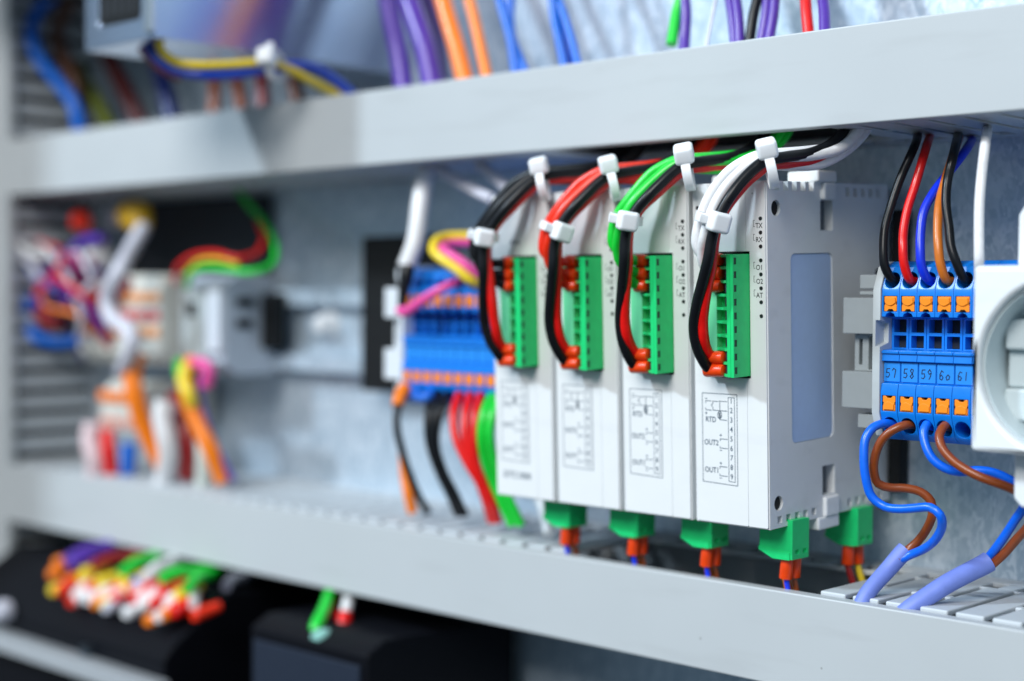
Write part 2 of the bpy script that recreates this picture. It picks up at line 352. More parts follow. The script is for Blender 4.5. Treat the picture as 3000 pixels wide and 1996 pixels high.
pr = MB(); text(pr, 'P', 1.9, -MW+3.0, 87.8, Y); pr.build('name_lettering', INKD, fplate, smooth=False)
def D(x, y):                                 # crop of the printed diagram -> face millimetres
    fx = (x-1482-0.0225*(y-222))/2.24/9.15+2.75; z = 36.6-(y-222-0.025*(x-1482))/2.24/11.05
    return (-MW+fx, z)
pd = MB()
def dashed(a, b, n):
    a, b = Vector(D(*a)), Vector(D(*b))
    for k in range(n):
        stroke(pd, [tuple(a.lerp(b, (k+0.12)/n)), tuple(a.lerp(b, (k+0.82)/n))], 0.21, Y)
dashed((1482, 222), (1723, 228), 15); dashed((1723, 228), (1737, 856), 30); dashed((1495, 840), (1737, 856), 15); dashed((1482, 222), (1495, 840), 30)
def ln(*pts, wd=0.19): stroke(pd, [D(*p) for p in pts], wd, Y)
ln((1663, 249), (1706, 250), (1719, 832), (1676, 828), (1663, 249), wd=0.17)
for k in range(9): 
    x, z = D(1685+k*1.3, 290+k*65.4); text(pd, str(k+1), 2.1, x, z, Y, align='CENTER', sx=0.85)
x, z = D(1508, 421); text(pd, 'RTD', 2.15, x, z, Y, sx=0.86)
x, z = D(1501, 581); text(pd, 'OUT2', 2.15, x, z, Y, sx=0.86)
x, z = D(1507, 773); text(pd, 'OUT1', 2.15, x, z, Y, sx=0.86)
for cx, cy in ((1512, 362), (1615, 512), (1618, 706)): ln((cx-7, cy), (cx+7, cy), wd=0.2); ln((cx, cy-8), (cx, cy+8), wd=0.2)
for cx, cy in ((1510, 260), (1617, 617), (1619, 810)): ln((cx-7, cy), (cx+7, cy), wd=0.2)
ln((1507, 292), (1507, 276), (1545, 277)); ln((1556, 278), (1595, 279)); ln((1556, 278), (1558, 292), (1547, 306), (1558, 320), (1560, 340))
ln((1507, 325), (1508, 339), (1548, 341)); ln((1560, 340), (1657, 344)); ln((1605, 276), (1607, 350)); ln((1600, 276), (1655, 278)); ln((1607, 393), (1608, 404), (1658, 408))
ln(*[(1606+14*math.cos(a*math.pi/9), 372+25*math.sin(a*math.pi/9)) for a in range(19)])
ln((1598, 358), (1612, 368), (1600, 376), (1613, 386), (1604, 394)); ln((1613, 356), (1600, 366), (1613, 376), (1600, 388))
for y0 in (537, 729):
    ln((1612, y0+14), (1612, y0), (1662, y0+2)); ln((1612, y0+52), (1613, y0+64), (1664, y0+66))
pd.build('printed_diagram', INK, fplate, smooth=False)
for z_, r0 in ((MH-7.4, 2.05), (6.8, 1.95)): MB().cyl((-9, 4.2, z_), (-0.8, 4.2, z_), r0).build('screw_hole_shade', BLACKP, proto)  # black cylinders paint the shade inside the screw holes
for z_, z2 in ((MH-13.4, MH-5.1), (6.3, 14.4)): MB().box(-3.9, -2.0, 26.6, 31.6, z_, z2).build('latch_hole_shade', mat('latch_shade_grey', (0.10, 0.115, 0.13), 0.6), proto)  # dark grey blocks paint the shade inside the latch holes
rim = MB(); rim.box(-18.6, -7.6, -0.9, 0.0, 75.45, 75.9); rim.box(-18.6, -7.0, -0.9, 0.0, 41.35, 41.85); rim.box(-19.8, -5.5, 1.5, 7.9, 41.4, 75.9)
rim.build('plug_socket', BLACKP, proto)
clip = MB(); clip.box(-9, 1.4, 23.5, 33.5, MH+0.02, MH+3.4); clip.box(-1.4, 1.4, 26.8, 33.2, MH-5, MH+0.01)
clip.build('upper_clip', MODP, proto, bevel=0.7, seg=3)
clip = MB().box(-10, 0.6, 23.5, 34.5, -3.6, -0.02); clip.box(-1, 1.1, 26.8, 34, -0.01, 5.6)
clip.build('lower_clip', NYLON, proto, bevel=0.5)
mods = [proto]
for i in range(1, 4):
    c = copy_tree(proto); c['label'] = mod_labels[i]; mods.append(c)
for i, c in enumerate(mods): c.matrix_world = mod_matrix(i)
t = empty('shade_strip', 'narrow strip of painted shade on the back panel behind the end module', 'painted shade')
MB().box(-0.5, 3.6, -5.5, -0.5, 9, 94).build('strip', BLACKP, t, bevel=0.4)  # black strip painting the shade on the wall beside the module
# the first one carries its own line of type at the foot
pt = MB(); text(pt, 'DTC1000', 2.9, -MW+3.2, 6.1, Y); fp3 = [c for c in mods[3].children if c.name.startswith('front_plate')][0]; pt.build('foot_lettering', INK, fp3, smooth=False)
pt = MB()
for z, s in ((83.5, 'PWR'), (77.0, 'RUN'), (84.0-14, '')):
    if s: text(pt, s, 1.9, -MW+8.0, z-4, Y)
pt.build('name_lettering', INK, fp3, smooth=False)

# ---------------------------------------------------------------- green plugs on the fronts
plug_labels = ['green plug block on the front of the module with the pale blue side panel', 'green plug block holding ends of the green, black and red bundle',
               'green plug block holding ends of the red and black bundle', 'green plug block holding ends of the all black bundle beside the far blue terminals']
pp = empty('terminal_plug', plug_labels[0], 'terminal plug', group='green plugs on the module fronts')
Z0, ZS = 42.0, 3.70
ZP = Z0+9*ZS
b = MB().box(-6.55, -5.6, -8.2, 1.2, Z0, ZP)
cs = [MB().box(-6.2, -5, -7.75, -6.5, Z0+ZS*k+0.95, Z0+ZS*k+2.8) for k in range(9)]
fb_ = cut(b, cs, 'front_bar', GREEN, pp); ck = MB()
for k in range(9): ck.box(-6.19, -5.68, -7.74, -6.51, Z0+ZS*k+0.96, Z0+ZS*k+2.79)  # dark slabs put the slots' inner shade into colour
ck.build('slot_shade', mat('dark_green_shade', (0.004, 0.05, 0.022), 0.6), pp)
fb_.data.polygons.foreach_set('use_smooth', [False]*len(fb_.data.polygons))
mp_ = MB().box(-8.0, -6.85, -7.9, 1.2, Z0, ZP); mp_.box(-14.3, -8.01, -1.3, 1.2, Z0, ZP); mp_.box(-6.849, -6.56, -6.6, 1.2, Z0+0.1, ZP-0.1)
for k in range(10):
    z = min(max(Z0+ZS*k-0.4, Z0+0.02), ZP-0.82)
    mp_.prism([(-8.005, -7.6), (-8.005, -1.25), (-14.25, -1.25), (-14.25, -3.7)], z, z+0.8, 'z')
mp_.build('wire_chambers', GREEN, pp, bevel=0.12)
MB().box(-18.6, -14.31, -3.6, 1.2, Z0+0.3, ZP-0.3).build('header', GREENL, pp, bevel=0.2)
ck = MB()
for k in range(9): ck.box(-9.6, -8.02, -6.2, -1.31, Z0+ZS*k+0.75, Z0+ZS*k+3.0)
ck.build('clamp_openings', DEEP, pp)
plugs = [pp]
for i in range(1, 4):
    c = copy_tree(pp); c['label'] = plug_labels[i]; plugs.append(c)
for i, c in enumerate(plugs): c.matrix_world = mod_matrix(i)

# ---------------------------------------------------------------- cable ties
def tie_frame(c, tdir, hdir):
    t = Vector(tdir).normalized(); h = Vector(hdir); h = (h-t*h.dot(t)).normalized(); s = t.cross(h)
    return Matrix(((t.x, s.x, h.x, c[0]*S), (t.y, s.y, h.y, c[1]*S), (t.z, s.z, h.z, c[2]*S), (0, 0, 0, 1)))
tp = empty('cable_tie', 'x', 'cable tie', group='white cable ties round the wire bundles')
RX, RZ = 4.1, 4.2                            # loop round a bundle that runs along local x
st = MB(); n = 40; vs = []; fs = []
for k in range(n):
    a = 2*math.pi*k/n
    for dx, dr in ((-1.3, 0), (1.3, 0), (1.3, 0.75), (-1.3, 0.75)):
        vs.append((dx, (RX+dr)*math.sin(a), (RZ+dr)*math.cos(a)))
for k in range(n):
    for j in range(4):
        fs.append((k*4+j, k*4+(j+1) % 4, ((k+1) % n)*4+(j+1) % 4, ((k+1) % n)*4+j))
st.add(vs, fs).build('strap', NYLON, tp, bevel=0.2)
hd = MB().prism([(-2.9, 3.4), (2.9, 3.4), (3.2, 5.0), (2.7, 8.3), (-2.5, 8.6), (-3.2, 5.4)], -2.7, 2.7, 'x')
hd.build('locking_head', NYLON, tp, bevel=1.05, seg=4)
MB().box(-1.2, 1.2, -5.4, -2.8, 4.4, 5.5).build('tail_stub', NYLON, tp, bevel=0.25)
def T3(fn, x, y, d): return P(*fn(x, y), d)
UPD, UPH, LOD, LOH = Vector((0.78, 0.58, 0.22)), Vector((0.10, -0.30, 0.95)), Vector((0.26, 0.05, 0.96)), Vector((0.85, -0.60, 0.0))
def ring(u, v, y, d, h):                     # centre of the loop when its locking head is seen at u, v
    d = d.normalized(); h = (h-d*h.dot(d)).normalized(); return P(u, v, y)-h*5.9
UPC = [ring(*q, -77.5, UPD, UPH) for q in ((2246, 436), (2003, 449), (1782, 484), (1578, 488))]
LOC = [ring(*q, -85.5, LOD, LOH) for q in ((2107, 652), (1848, 650), (1638, 679), (1425, 698))]
up4, lo4 = UPC[0], LOC[0]
tn = ['white', 'green', 'red and black', 'all black']
ties = [(UPC[i], UPD, UPH, f'white cable tie at the top of the {tn[i]} wire bundle') for i in range(4)]
ties += [(LOC[i], LOD, LOH, f'white cable tie halfway down the {tn[i]} wire bundle') for i in range(4)]
for k, (c, td, hdv, lab) in enumerate(ties):
    o = tp if k == 0 else copy_tree(tp)
    o['label'] = lab; o.matrix_world = tie_frame(c, td, hdv) @ Matrix.Rotation(math.radians((0, -7, 5, 9, 0, 8, -10, 5)[k]), 4, 'X') @ Matrix.Rotation(math.radians((0, 5, -6, 4, 0, -5, 6, -4)[k]), 4, 'Z')

# ---------------------------------------------------------------- wire bundles from the plugs into the upper duct
RB = 1.55
def fer(v, x0=415, x1=522, y=-74.6): return T3(c3, x0, v, y), T3(c3, x1, v+4, y)
def path(*q): return [T3(f, x, y, d) for f, x, y, d in q]
def TAIL(k, q):                              # past the upper tie: back under the duct and up through its slots
    p = T3(*q); e = (k-1)*1.5
    r_z = ZT0-p.z
    return [p+Vector((3.0+e*0.1, 6.0, 1.8-0.35*k)), p+Vector((5.5+e*0.35, 14.0+e*0.2, min(r_z-4.0, 3.4-0.5*k))), p+Vector((7.0+e*0.7, 22.0+e*0.3, r_z-3.4-0.3*k)), p+Vector((8.0+e, 27.0+e*0.3, r_z+1.0)), p+Vector((8.5+e, 29.0+e*0.3, r_z+6))]
base = {
 'black': ([T3(c3, 455, 1205, -74.6)]+path((c3, 405, 1200, -75), (c3, 340, 1110, -77.5), (c3, 285, 980, -79.5), (c3, 262, 800, -81), (c3, 290, 600, -82.5), (c3, 340, 400, -83.5), (c3, 390, 200, -84.5),
           (c2, 1012, 960, -84.5), (c2, 1052, 820, -84.5), (c2, 1112, 690, -83.5), (c2, 1195, 560, -82), (c2, 1290, 440, -79.5), (c2, 1385, 345, -77), (c2, 1480, 278, -74.5))+TAIL(1, (c2, 1480, 278, -74.5)), fer(1207, 372, 545)),
 'red': ([T3(c3, 455, 1090, -74.6)]+path((c3, 415, 1080, -75), (c3, 372, 1010, -77), (c3, 348, 900, -79), (c3, 340, 760, -80), (c3, 358, 580, -81), (c3, 385, 420, -81.5), (c3, 420, 250, -82), (c3, 440, 60, -82),
         (c2, 1045, 900, -82), (c2, 1085, 780, -81.5), (c2, 1150, 665, -80.5), (c2, 1240, 550, -79), (c2, 1330, 450, -76.5), (c2, 1420, 375, -74), (c2, 1500, 322, -71.5))+TAIL(2, (c2, 1500, 322, -71.5)), fer(1088, 372, 545)),
 'colour_a': ([T3(c3, 455, 185, -74.6)]+path((c3, 405, 190, -76), (c3, 335, 145, -78.5), (c3, 288, 60, -80), (c2, 876, 960, -80.5), (c2, 893, 850, -80.5), (c2, 925, 740, -80), (c2, 985, 600, -79), (c2, 1075, 465, -77.5), (c2, 1180, 355, -76), (c2, 1310, 275, -74.5), (c2, 1440, 225, -73))+TAIL(3, (c2, 1440, 225, -73)), fer(185)),
 'colour_b': ([T3(c3, 455, 310, -74.6)]+path((c3, 400, 300, -76.5), (c3, 350, 225, -80), (c3, 335, 100, -82), (c2, 942, 960, -83.3), (c2, 965, 870, -83.5), (c2, 1000, 760, -83.5), (c2, 1055, 630, -82.5), (c2, 1140, 500, -80.5), (c2, 1245, 390, -78), (c2, 1350, 305, -76), (c2, 1465, 245, -74))+TAIL(4, (c2, 1465, 245, -74)), fer(312)),
 'colour_c': ([T3(c3, 455, 430, -74.6)]+path((c3, 405, 415, -76), (c3, 375, 320, -78), (c3, 362, 170, -79.5), (c2, 972, 990, -80), (c2, 1000, 860, -80), (c2, 1060, 720, -79.5), (c2, 1150, 580, -78.5), (c2, 1250, 470, -76.5), (c2, 1360, 375, -74), (c2, 1480, 310, -71))+TAIL(5, (c2, 1480, 310, -71)), fer(431)),
}
LOW = [LOC[i]-LOC[0]+Vector((PITCH*i, 0, 0)) for i in range(4)]; UPW = [UPC[i]-UPC[0]+Vector((PITCH*i, 0, 0)) for i in range(4)]
cols = [dict(colour_a=WWHITE, colour_b=WWHITE, colour_c=WWHITE), dict(colour_a=WGREEN, colour_b=WGREEN, colour_c=WGREEN),
        dict(colour_a=WRORANGE, colour_b=WRORANGE, colour_c=WRORANGE), dict(colour_a=WBLACK, colour_b=WBLACK, colour_c=WBLACK)]
cname = ['white', 'green', 'bright red', 'black']
where = ['of the white bundle', 'of the green bundle', 'of the red and black bundle', 'of the all black bundle']
slot = {'colour_a': 'topmost', 'colour_b': 'second', 'colour_c': 'third'}
def hash_(i, key): return (i*2.39+len(key)*1.7+ord(key[-1])*0.9) % 6.283
for i in range(4):
    for key, (pts, fr_) in base.items():
        def mv(q):
            g = math.exp(-((q.z-LOC[0].z)/20.0)**2)*min(1, max(0, (-q.y-75.5)/4.5)); h = math.exp(-((q.z-UPC[0].z)/9.0)**2)
            ph = hash_(i, key); w_ = (0.9 if i else 0.0)*math.exp(-((q.z-62)/13.0)**2)*min(1, max(0, (-q.y-76)/3.0)); o_ = LOW[i]*g*(1-h)+UPW[i]*h+Vector((w_*math.sin(ph), 0.6*w_*math.cos(ph), 0)); return q+Vector((-PITCH*i+o_.x, o_.y, o_.z))
        pts2 = [mv(q) for q in pts]
        m = cols[i].get(key) or (WBLACK if key == 'black' else WRED)
        if key in slot: lab = f'{cname[i]} wire {where[i]}, ending in the {slot[key]} orange ferrule'
        else: lab = f'{key} wire {where[i]}, looping down to the {"lowest" if key=="black" else "last but one"} ferrule'
        wire(lab, pts2, RB if key in ('black', 'red') else 1.5, m, [(mv(fr_[0]), mv(fr_[1]))], group='wires from the module fronts', name='bundle_wire', fr=1.78)

# ---------------------------------------------------------------- green plugs under the modules and their wires
bl = ['front green plug under the module with the pale blue side panel', 'green plug under the module with the green bundle', 'green plug under the module with the red and black bundle', 'green plug under the module with the all black bundle']
def bottom_plug(label):
    t = empty('lower_plug', label, 'terminal plug', group='green plugs under the modules')
    b = MB().prism([(-7.0, 0.5), (-7.0, -8.6), (-2.3, -10.6), (3.9, -10.6), (3.9, 0.5)], 0, 8.6, 'y')
    c = [MB().box(3.2, 5, 1.6+3.81*k, 3.5+3.81*k, -9.0, -8.0) for k in range(2)]
    cut(b, c, 'plug_body', GREEN, t, bevel=0.2)
    MB().prism([(-7.02, -7.6), (-7.02, -8.7), (-2.3, -10.75), (3.2, -10.75), (3.2, -8.6), (-1.9, -8.4)], -0.35, -0.01, 'y').build('foot_ledge', GREEN, t, bevel=0.12)
    return t
bp0 = bottom_plug(bl[0]); bps = [bp0]
for i in range(1, 4):
    c = copy_tree(bp0); c['label'] = bl[i]; bps.append(c)
BX, BY, BZ, BPI = -3.4, -58.5, 5.3, 27.3
bk = ['pale blue panelled module', 'green bundle module', 'red and black bundle module', 'all black bundle module']
for i, c in enumerate(bps):
    c.location = Vector((BX-BPI*i, BY, BZ))*S
    x, y, z = BX-BPI*i, BY, BZ-10.2
    for k, (dx, dy, wm, wn) in enumerate(((0.2, 2.6, WDBLUE, 'blue'), (0.4, 6.4, WBROWN, 'brown'))):
        a = Vector((x+dx, y+dy, z-6.2)); bb = Vector((x+dx+0.5, y+dy, z+0.6))
        wire(f'{wn} wire with orange ferrule in the lower plug of the {bk[i]}', [bb-Vector((0, 0, 2)), a+Vector((0, 0, 2)), a+Vector((0.6, 0.3, -3)), a+Vector((3, 1, -12)), a+Vector((8, 4, -22))], 0.75, wm, [(a, bb)],
             group='wires from the lower plugs', name='plug_wire', fr=1.75)
    wire(f'dark orange wire dropping behind the lower plug of the {bk[i]}', [Vector((x-1.5, y+6, z+2)), Vector((x-2.4, y+6.5, z-4)), Vector((x-1.0, y+7, z-12)), Vector((x+3, y+8, z-24))], 1.3, WOBROWN, group='wires from the lower plugs', name='plug_wire')
rb = copy_tree(bp0); rb['label'] = 'green plug under the rear of the module with the pale blue side panel'; rb.location = Vector((BX+0.6, -25, BZ+0.2))*S
for k, (dx, dy, wm, wn) in enumerate(((0.0, 2.4, WMAROON, 'dark red'), (0.8, 6.4, WYELLOW, 'yellow'))):
    a = Vector((BX+dx, -25+dy, BZ-16.5)); bb = Vector((BX+dx, -25+dy, BZ-9.6))
    wire(f'{wn} wire under the green plug at the rear of the end module', [bb-Vector((0, 0, 2)), a, a+Vector((1.2, 0.2, -4)), a+Vector((5, 1, -16))], 1.0, wm, [(a, bb)], group='wires from the lower plugs', name='plug_wire')

# ---------------------------------------------------------------- blue terminal blocks
TBX, TBW = 21.5, 5.22
ZTT, ZTB = 77.3, 29.0
def zt_(v): return ZTT-v
def block_profile():
    p = [(-9, 0), (-43, 0), (-46.4, 1.6), (-49, 7.6), (-49, 15.0), (-43.5, 15.4), (-43.5, 23.6), (-48.2, 24.0), (-48.6, 26.9), (-47.2, 27.2), (-47.2, 32.7), (-48.6, 33.0), (-49, 35.0), (-49, 41.0), (-46.8, 46.5), (-44.5, 48.3), (-9, 48.3)]
    return [(y, ZTT-z) for y, z in p]
tb = empty('terminal_block', 'x', 'terminal block')
bd = MB().prism(block_profile(), 0.06, TBW-0.06)
cs = [cyl_cut((2.6, -52, zt_(5.2)), (2.6, -30, zt_(5.2)), 2.18, 24), cyl_cut((2.6, -52, zt_(44.2)), (2.6, -30, zt_(44.2)), 2.18, 24),
      MB().box(0.55, 4.65, -52, -46.2, zt_(13.6), zt_(9.4)), MB().box(0.55, 4.65, -52, -46.2, zt_(40.4), zt_(36.2)),
      MB().box(0.75, 4.45, -52, -36, zt_(19.2), zt_(15.7)), MB().box(0.75, 4.45, -52, -36, zt_(23.4), zt_(20.1)),
      MB().prism([(1.1, zt_(15.0)), (4.1, zt_(15.0)), (3.7, zt_(14.2)), (2.6, zt_(13.75)), (1.5, zt_(14.2))], -52, -45, 'y')]
cut(bd, cs, 'housing', BLUEP, tb, bevel=0.12)
def lever(z0, z1, flip):
    m = MB(); x0, x1 = 0.75, 4.45; xm = 2.6; zz = (lambda t: z0+(z1-z0)*t) if not flip else (lambda t: z1-(z1-z0)*t)
    m.prism([(x0, zz(0)), (x1, zz(0)), (x1, zz(0.34)), (x1-0.22, zz(0.42)), (x1-0.22, zz(0.55)), (x1, zz(0.62)), (x1, zz(1)), (xm+1.0, zz(1)), (xm+0.55, zz(0.86)), (xm-0.55, zz(0.86)), (xm-1.0, zz(1)), (x0, zz(1)), (x0, zz(0.62)), (x0+0.22, zz(0.55)), (x0+0.22, zz(0.42)), (x0, zz(0.34))], -48.9, -46.2, 'y')
    m.prism([(x0+0.3, zz(0.45)), (xm-0.7, zz(0.58)), (xm, zz(0.63)), (xm+0.7, zz(0.58)), (x1-0.3, zz(0.45)), (x1-0.35, zz(0.08)), (x0+0.35, zz(0.08))], -49.25, -48.8, 'y')
    return m
lever(zt_(13.5), zt_(9.5), True).build('push_lever', ORANGE, tb, bevel=0.12)
lever(zt_(40.3), zt_(36.3), False).build('push_lever', ORANGE, tb, bevel=0.12)
MB().box(0.2, TBW-0.2, -47.6, -47.15, zt_(32.5), zt_(27.4)).build('marker_tag', BLUEM, tb, bevel=0.1)
ck = MB(); 
for z in (5.2, 44.2): ck.cyl((2.6, -34, zt_(z)), (2.6, -33, zt_(z)), 2.1)
for za, zb in ((19.1, 15.8), (23.3, 20.2)): ck.box(0.8, 4.4, -40.5, -35.9, zt_(za), zt_(zb))  # dark boxes paint the shade inside the jumper slots
ck.build('contact_and_slot_shade', DEEP, tb)
MB().box(0.1, TBW-0.1, -48.9, -43.6, zt_(24.9), zt_(24.2)).build('marker_ledge', BLUEP, tb, bevel=0.1)
DIG = {'5': [(0.75, 1.0), (0.2, 0.95), (0.15, 0.55), (0.6, 0.55), (0.75, 0.3), (0.5, 0.02), (0.1, 0.08)],
       '7': [(0.05, 0.8), (0.3, 1.0), (0.7, 0.85), (0.6, 0.4), (0.5, 0.0)],
       '8': [(0.7, 0.9), (0.35, 1.0), (0.15, 0.78), (0.6, 0.45), (0.75, 0.2), (0.45, 0.0), (0.15, 0.2), (0.55, 0.55), (0.7, 0.9)],
       '9': [(0.7, 0.75), (0.4, 1.0), (0.1, 0.75), (0.35, 0.5), (0.7, 0.7), (0.6, 0.3), (0.35, 0.0)],
       '6': [(0.8, 0.8), (0.45, 0.95), (0.15, 0.5), (0.2, 0.1), (0.55, 0.0), (0.75, 0.28), (0.45, 0.5), (0.2, 0.3)],
       '0': [(0.4, 0.75), (0.1, 0.4), (0.3, 0.02), (0.7, 0.1), (0.75, 0.55), (0.4, 0.75)],
       '1': [(0.4, 0.9), (0.35, 0.0)]}
nums = ['57', '58', '59', '60', '61', None, None]
word5 = ['57 and holding the black wire by the grey end plate', '58 and holding the red wire', '59 and holding the dark blue wire', '60 and holding the ochre wire', '61, beside the white socket']
for i in range(7):
    o = tb if i == 0 else copy_tree(tb)
    o.location = Vector((TBX+TBW*i, 0, 0))*S
    o['group'] = 'blue terminal blocks beside the white socket'
    if nums[i]: o['label'] = 'blue terminal block hand numbered '+word5[i]
    else: o['label'] = 'blue terminal block tucked behind the white round socket'
tbs = [o for o in col.objects if o.name.startswith('terminal_block')]
far = []
nth = ['first', 'second', 'third', 'fourth', 'fifth', 'sixth', 'seventh', 'eighth', 'ninth', 'tenth', 'eleventh', 'twelfth']
for i in range(12):
    o = copy_tree(tb); o.location = Vector((-170.2+TBW*i, 0, -0.4))*S; far.append(o)
    o['group'] = 'blue terminal blocks beyond the modules'; o['label'] = f'blurred blue terminal block, {nth[i]} from the white end bracket beyond the modules'
for i, o in enumerate(sorted(tbs, key=lambda q: q.location.x)[:5]):
    hw = MB(); x = 0.75
    for c in nums[i]:
        hgt = 2.5 if c != '0' else 1.9
        stroke(hw, [(x+a*1.55+0.1*b, zt_(31.4)+b*hgt+random.uniform(-.1, .1)) for a, b in DIG[c]], 0.24, -47.62); x += 1.85
    hw.build('handwriting', INKH, [c for c in o.children if c.name.startswith('marker_tag')][0], smooth=False)
# end plate and bracket beside the blue blocks
t = empty('end_plate', 'thin grey end plate closing the blue blocks beside the bracket', 'end plate')
b = MB().prism([(y-0.6 if y < -20 else y, z) for y, z in block_profile()[:5]]+[(-49.6, zt_(15.2)), (-49.6, zt_(24)), (-49.4, zt_(41)), (-46.8, zt_(47.4)), (-9, zt_(48.4))], TBX-2.3, TBX-0.02)
cut(b, [MB().prism([(-53, zt_(15.4)), (-45, zt_(16.8)), (-45, zt_(22)), (-53, zt_(24))], TBX-1.4, TBX+1, 'x')], 'plate', GREYP, t, bevel=0.15)
t = empty('end_bracket', 'grey plastic end bracket between the module row and the blue terminals', 'end bracket')
def bracket(par, x0, x1, yf, zt, zb, m, s=1.0):
    h = zt-zb; Zf = lambda a: zt-h*a
    b = MB()
    b.box(x0+4, x1, yf+2, -9, Zf(0.09), Zf(0.0)); b.box(x0+3.4, x1, yf+3, -9, Zf(0.13), Zf(0.105))
    b.box(x0, x1-0.01, yf, -9, Zf(0.385), Zf(0.15)); b.box(x0+2.0, x1-0.02, yf+3.2, -9, Zf(0.63), Zf(0.386))
    b.box(x0, x1-0.01, yf, -9, Zf(0.87), Zf(0.631)); b.box(x0+4, x1, yf+2, -9, Zf(1.0), Zf(0.91))
    cut(b, [MB().box(x0+3.4, x0+4.4, yf, yf+12, Zf(0.59), Zf(0.42)), MB().box(x0+6.4, x1-0.6, yf, yf+8, Zf(0.62), Zf(0.4))], 'bracket_body', m, par, bevel=0.5)
bracket(t, 5.4, TBX-2.5, -42, P(2520, 805, -42).z, P(2520, 1255, -42).z, mat('shaded_bracket_plastic', (0.36, 0.40, 0.41), 0.5, bump=0.08, var=0.02))  # darker copy of the grey, the bracket's shade put into its colour
t = empty('end_bracket', 'white plastic end bracket holding the far blue terminals, in front of the black plate', 'end bracket')
bracket(t, -183, -172.6, -46, 77, 31, mat('pale_bracket_plastic', (0.68, 0.72, 0.76), 0.5))
MB().box(-172.5, -170.3, -48.6, -9, 28.4, 78).build('plate', MATS['pale_bracket_plastic'], t, bevel=0.3)
t = empty('black_sheet', 'tall flat black plate standing behind the white end bracket', 'cover plate')
MB().box(-234, -190, -13, -10, 29, 91).build('plate', BLACKP, t, bevel=0.6); MB().box(-232, -192, -10, -9, 31, 89).build('backing', BLACKP, t)

# ---------------------------------------------------------------- white round socket
s0 = Vector((58.2, -70, 30.0)); HS = 45.2
t = empty('power_socket', 'white round power socket beside the blue terminals, cut by the picture edge', 'power socket')
b = MB().box(s0.x, s0.x+50, -70, -45, s0.z, s0.z+HS)
wc = (s0.x+1.7+21, s0.z+HS*0.5-1.3)
cut(b, [cyl_cut((wc[0], -80, wc[1]), (wc[0], -52, wc[1]), 21.0, 64)], 'housing', SOCKP, t, bevel=1.3, seg=4)
WELLP = mat('socket_insert_plastic', (0.58, 0.66, 0.68), 0.35, var=0.01)
ring = MB(); n = 64; prof = [(21.6, -51.8), (21.6, -52.3), (20.9, -67.5), (20.2, -67.8), (19.9, -53.6), (0.02, -53.5), (0.02, -51.8)]
vs = [(wc[0]+r0*math.cos(2*math.pi*k/n), y0, wc[1]+r0*math.sin(2*math.pi*k/n)) for r0, y0 in prof for k in range(n)]
ring.add(vs, [(i*n+k, i*n+(k+1) % n, ((i+1) % 7)*n+(k+1) % n, ((i+1) % 7)*n+k) for i in range(7) for k in range(n)]).build('well', WELLP, t)
g = MB()
g.box(wc[0]-18.6, wc[0]-8.0, -61, -53.4, wc[1]+3.4, wc[1]+11); g.box(wc[0]-18.6, wc[0]-8.0, -61, -53.4, wc[1]-14, wc[1]-6.0)
g.box(wc[0]-18.9, wc[0]-11.5, -58.5, -53.45, wc[1]-5.98, wc[1]+3.38)
g.build('guide_rib', WELLP, t, bevel=0.9)
bx_ = 65.2; tz_, lz_ = P(2985, 600, -62).z, P(2985, 1490, -62).z
b = MB().prism([(bx_, s0.z+HS+0.05), (s0.x+50, s0.z+HS+0.05), (s0.x+50, tz_+4), (bx_+4.2, tz_+4), (bx_, tz_-2.5)], -61, -9, 'y')
b.prism([(bx_, s0.z-0.05), (s0.x+50, s0.z-0.05), (s0.x+50, lz_), (bx_+2.0, lz_), (bx_, lz_+2.2)], -61, -9, 'y'); b.box(bx_, s0.x+50, -44.9, -9.05, s0.z, s0.z+HS)
b.build('mounting_base', SOCKP, t, bevel=0.8, seg=3)

# ---------------------------------------------------------------- wires from the upper duct into the blue blocks
G = 'wires from the duct into the blue blocks'
def hole(i, top=True, y=-44): return Vector((TBX+TBW*i+2.6, y, ZTT-(5.0 if top else 44.2)))
def dn(label, pts, top, i, r, m):
    pts = [PZ(*c7(*top), ZT0+3)]+[T3(f, x, y, d) for f, x, y, d in pts]+[hole(i, True, -48), hole(i, True, -38)]
    wire(label, pts, r, m, group=G, name='terminal_wire')
dn('black wire entering the blue block numbered 57', [(c7, 1400, 320, -40), (c7, 1290, 570, -43), (c7, 1205, 820, -46), (c7, 1155, 1010, -48.5), (c7, 1145, 1200, -50), (c5, 345, 200, -50)], (1450, 150), 0, 1.22, WBLACK)
dn('red wire entering the blue block numbered 58', [(c7, 1490, 380, -40), (c7, 1420, 620, -43), (c7, 1350, 840, -46), (c7, 1315, 1040, -48.5), (c5, 472, 60, -50), (c5, 480, 180, -50)], (1560, 150), 1, 1.22, WRED)
dn('dark blue wire entering the blue block numbered 59', [(c7, 1830, 360, -33), (c7, 1690, 540, -39), (c7, 1565, 710, -44), (c7, 1490, 860, -47), (c7, 1463, 1060, -49), (c5, 594, 80, -50), (c5, 602, 190, -50)], (1925, 190), 2, 1.25, WDBLUE)
dn('ochre wire entering the blue block numbered 60', [(c7, 1730, 420, -38), (c7, 1660, 640, -42), (c7, 1622, 820, -46), (c7, 1612, 1010, -48.5), (c5, 722, 60, -50), (c5, 735, 170, -50)], (1810, 160), 3, 1.22, WOBROWN)
dn('black wire entering the blue block numbered 61', [(c7, 1745, 380, -44), (c7, 1695, 600, -46), (c7, 1685, 800, -48), (c7, 1712, 1010, -49.5), (c5, 810, 50, -50.5), (c5, 850, 170, -50.5)], (1800, 140), 4, 1.22, WBLACK)
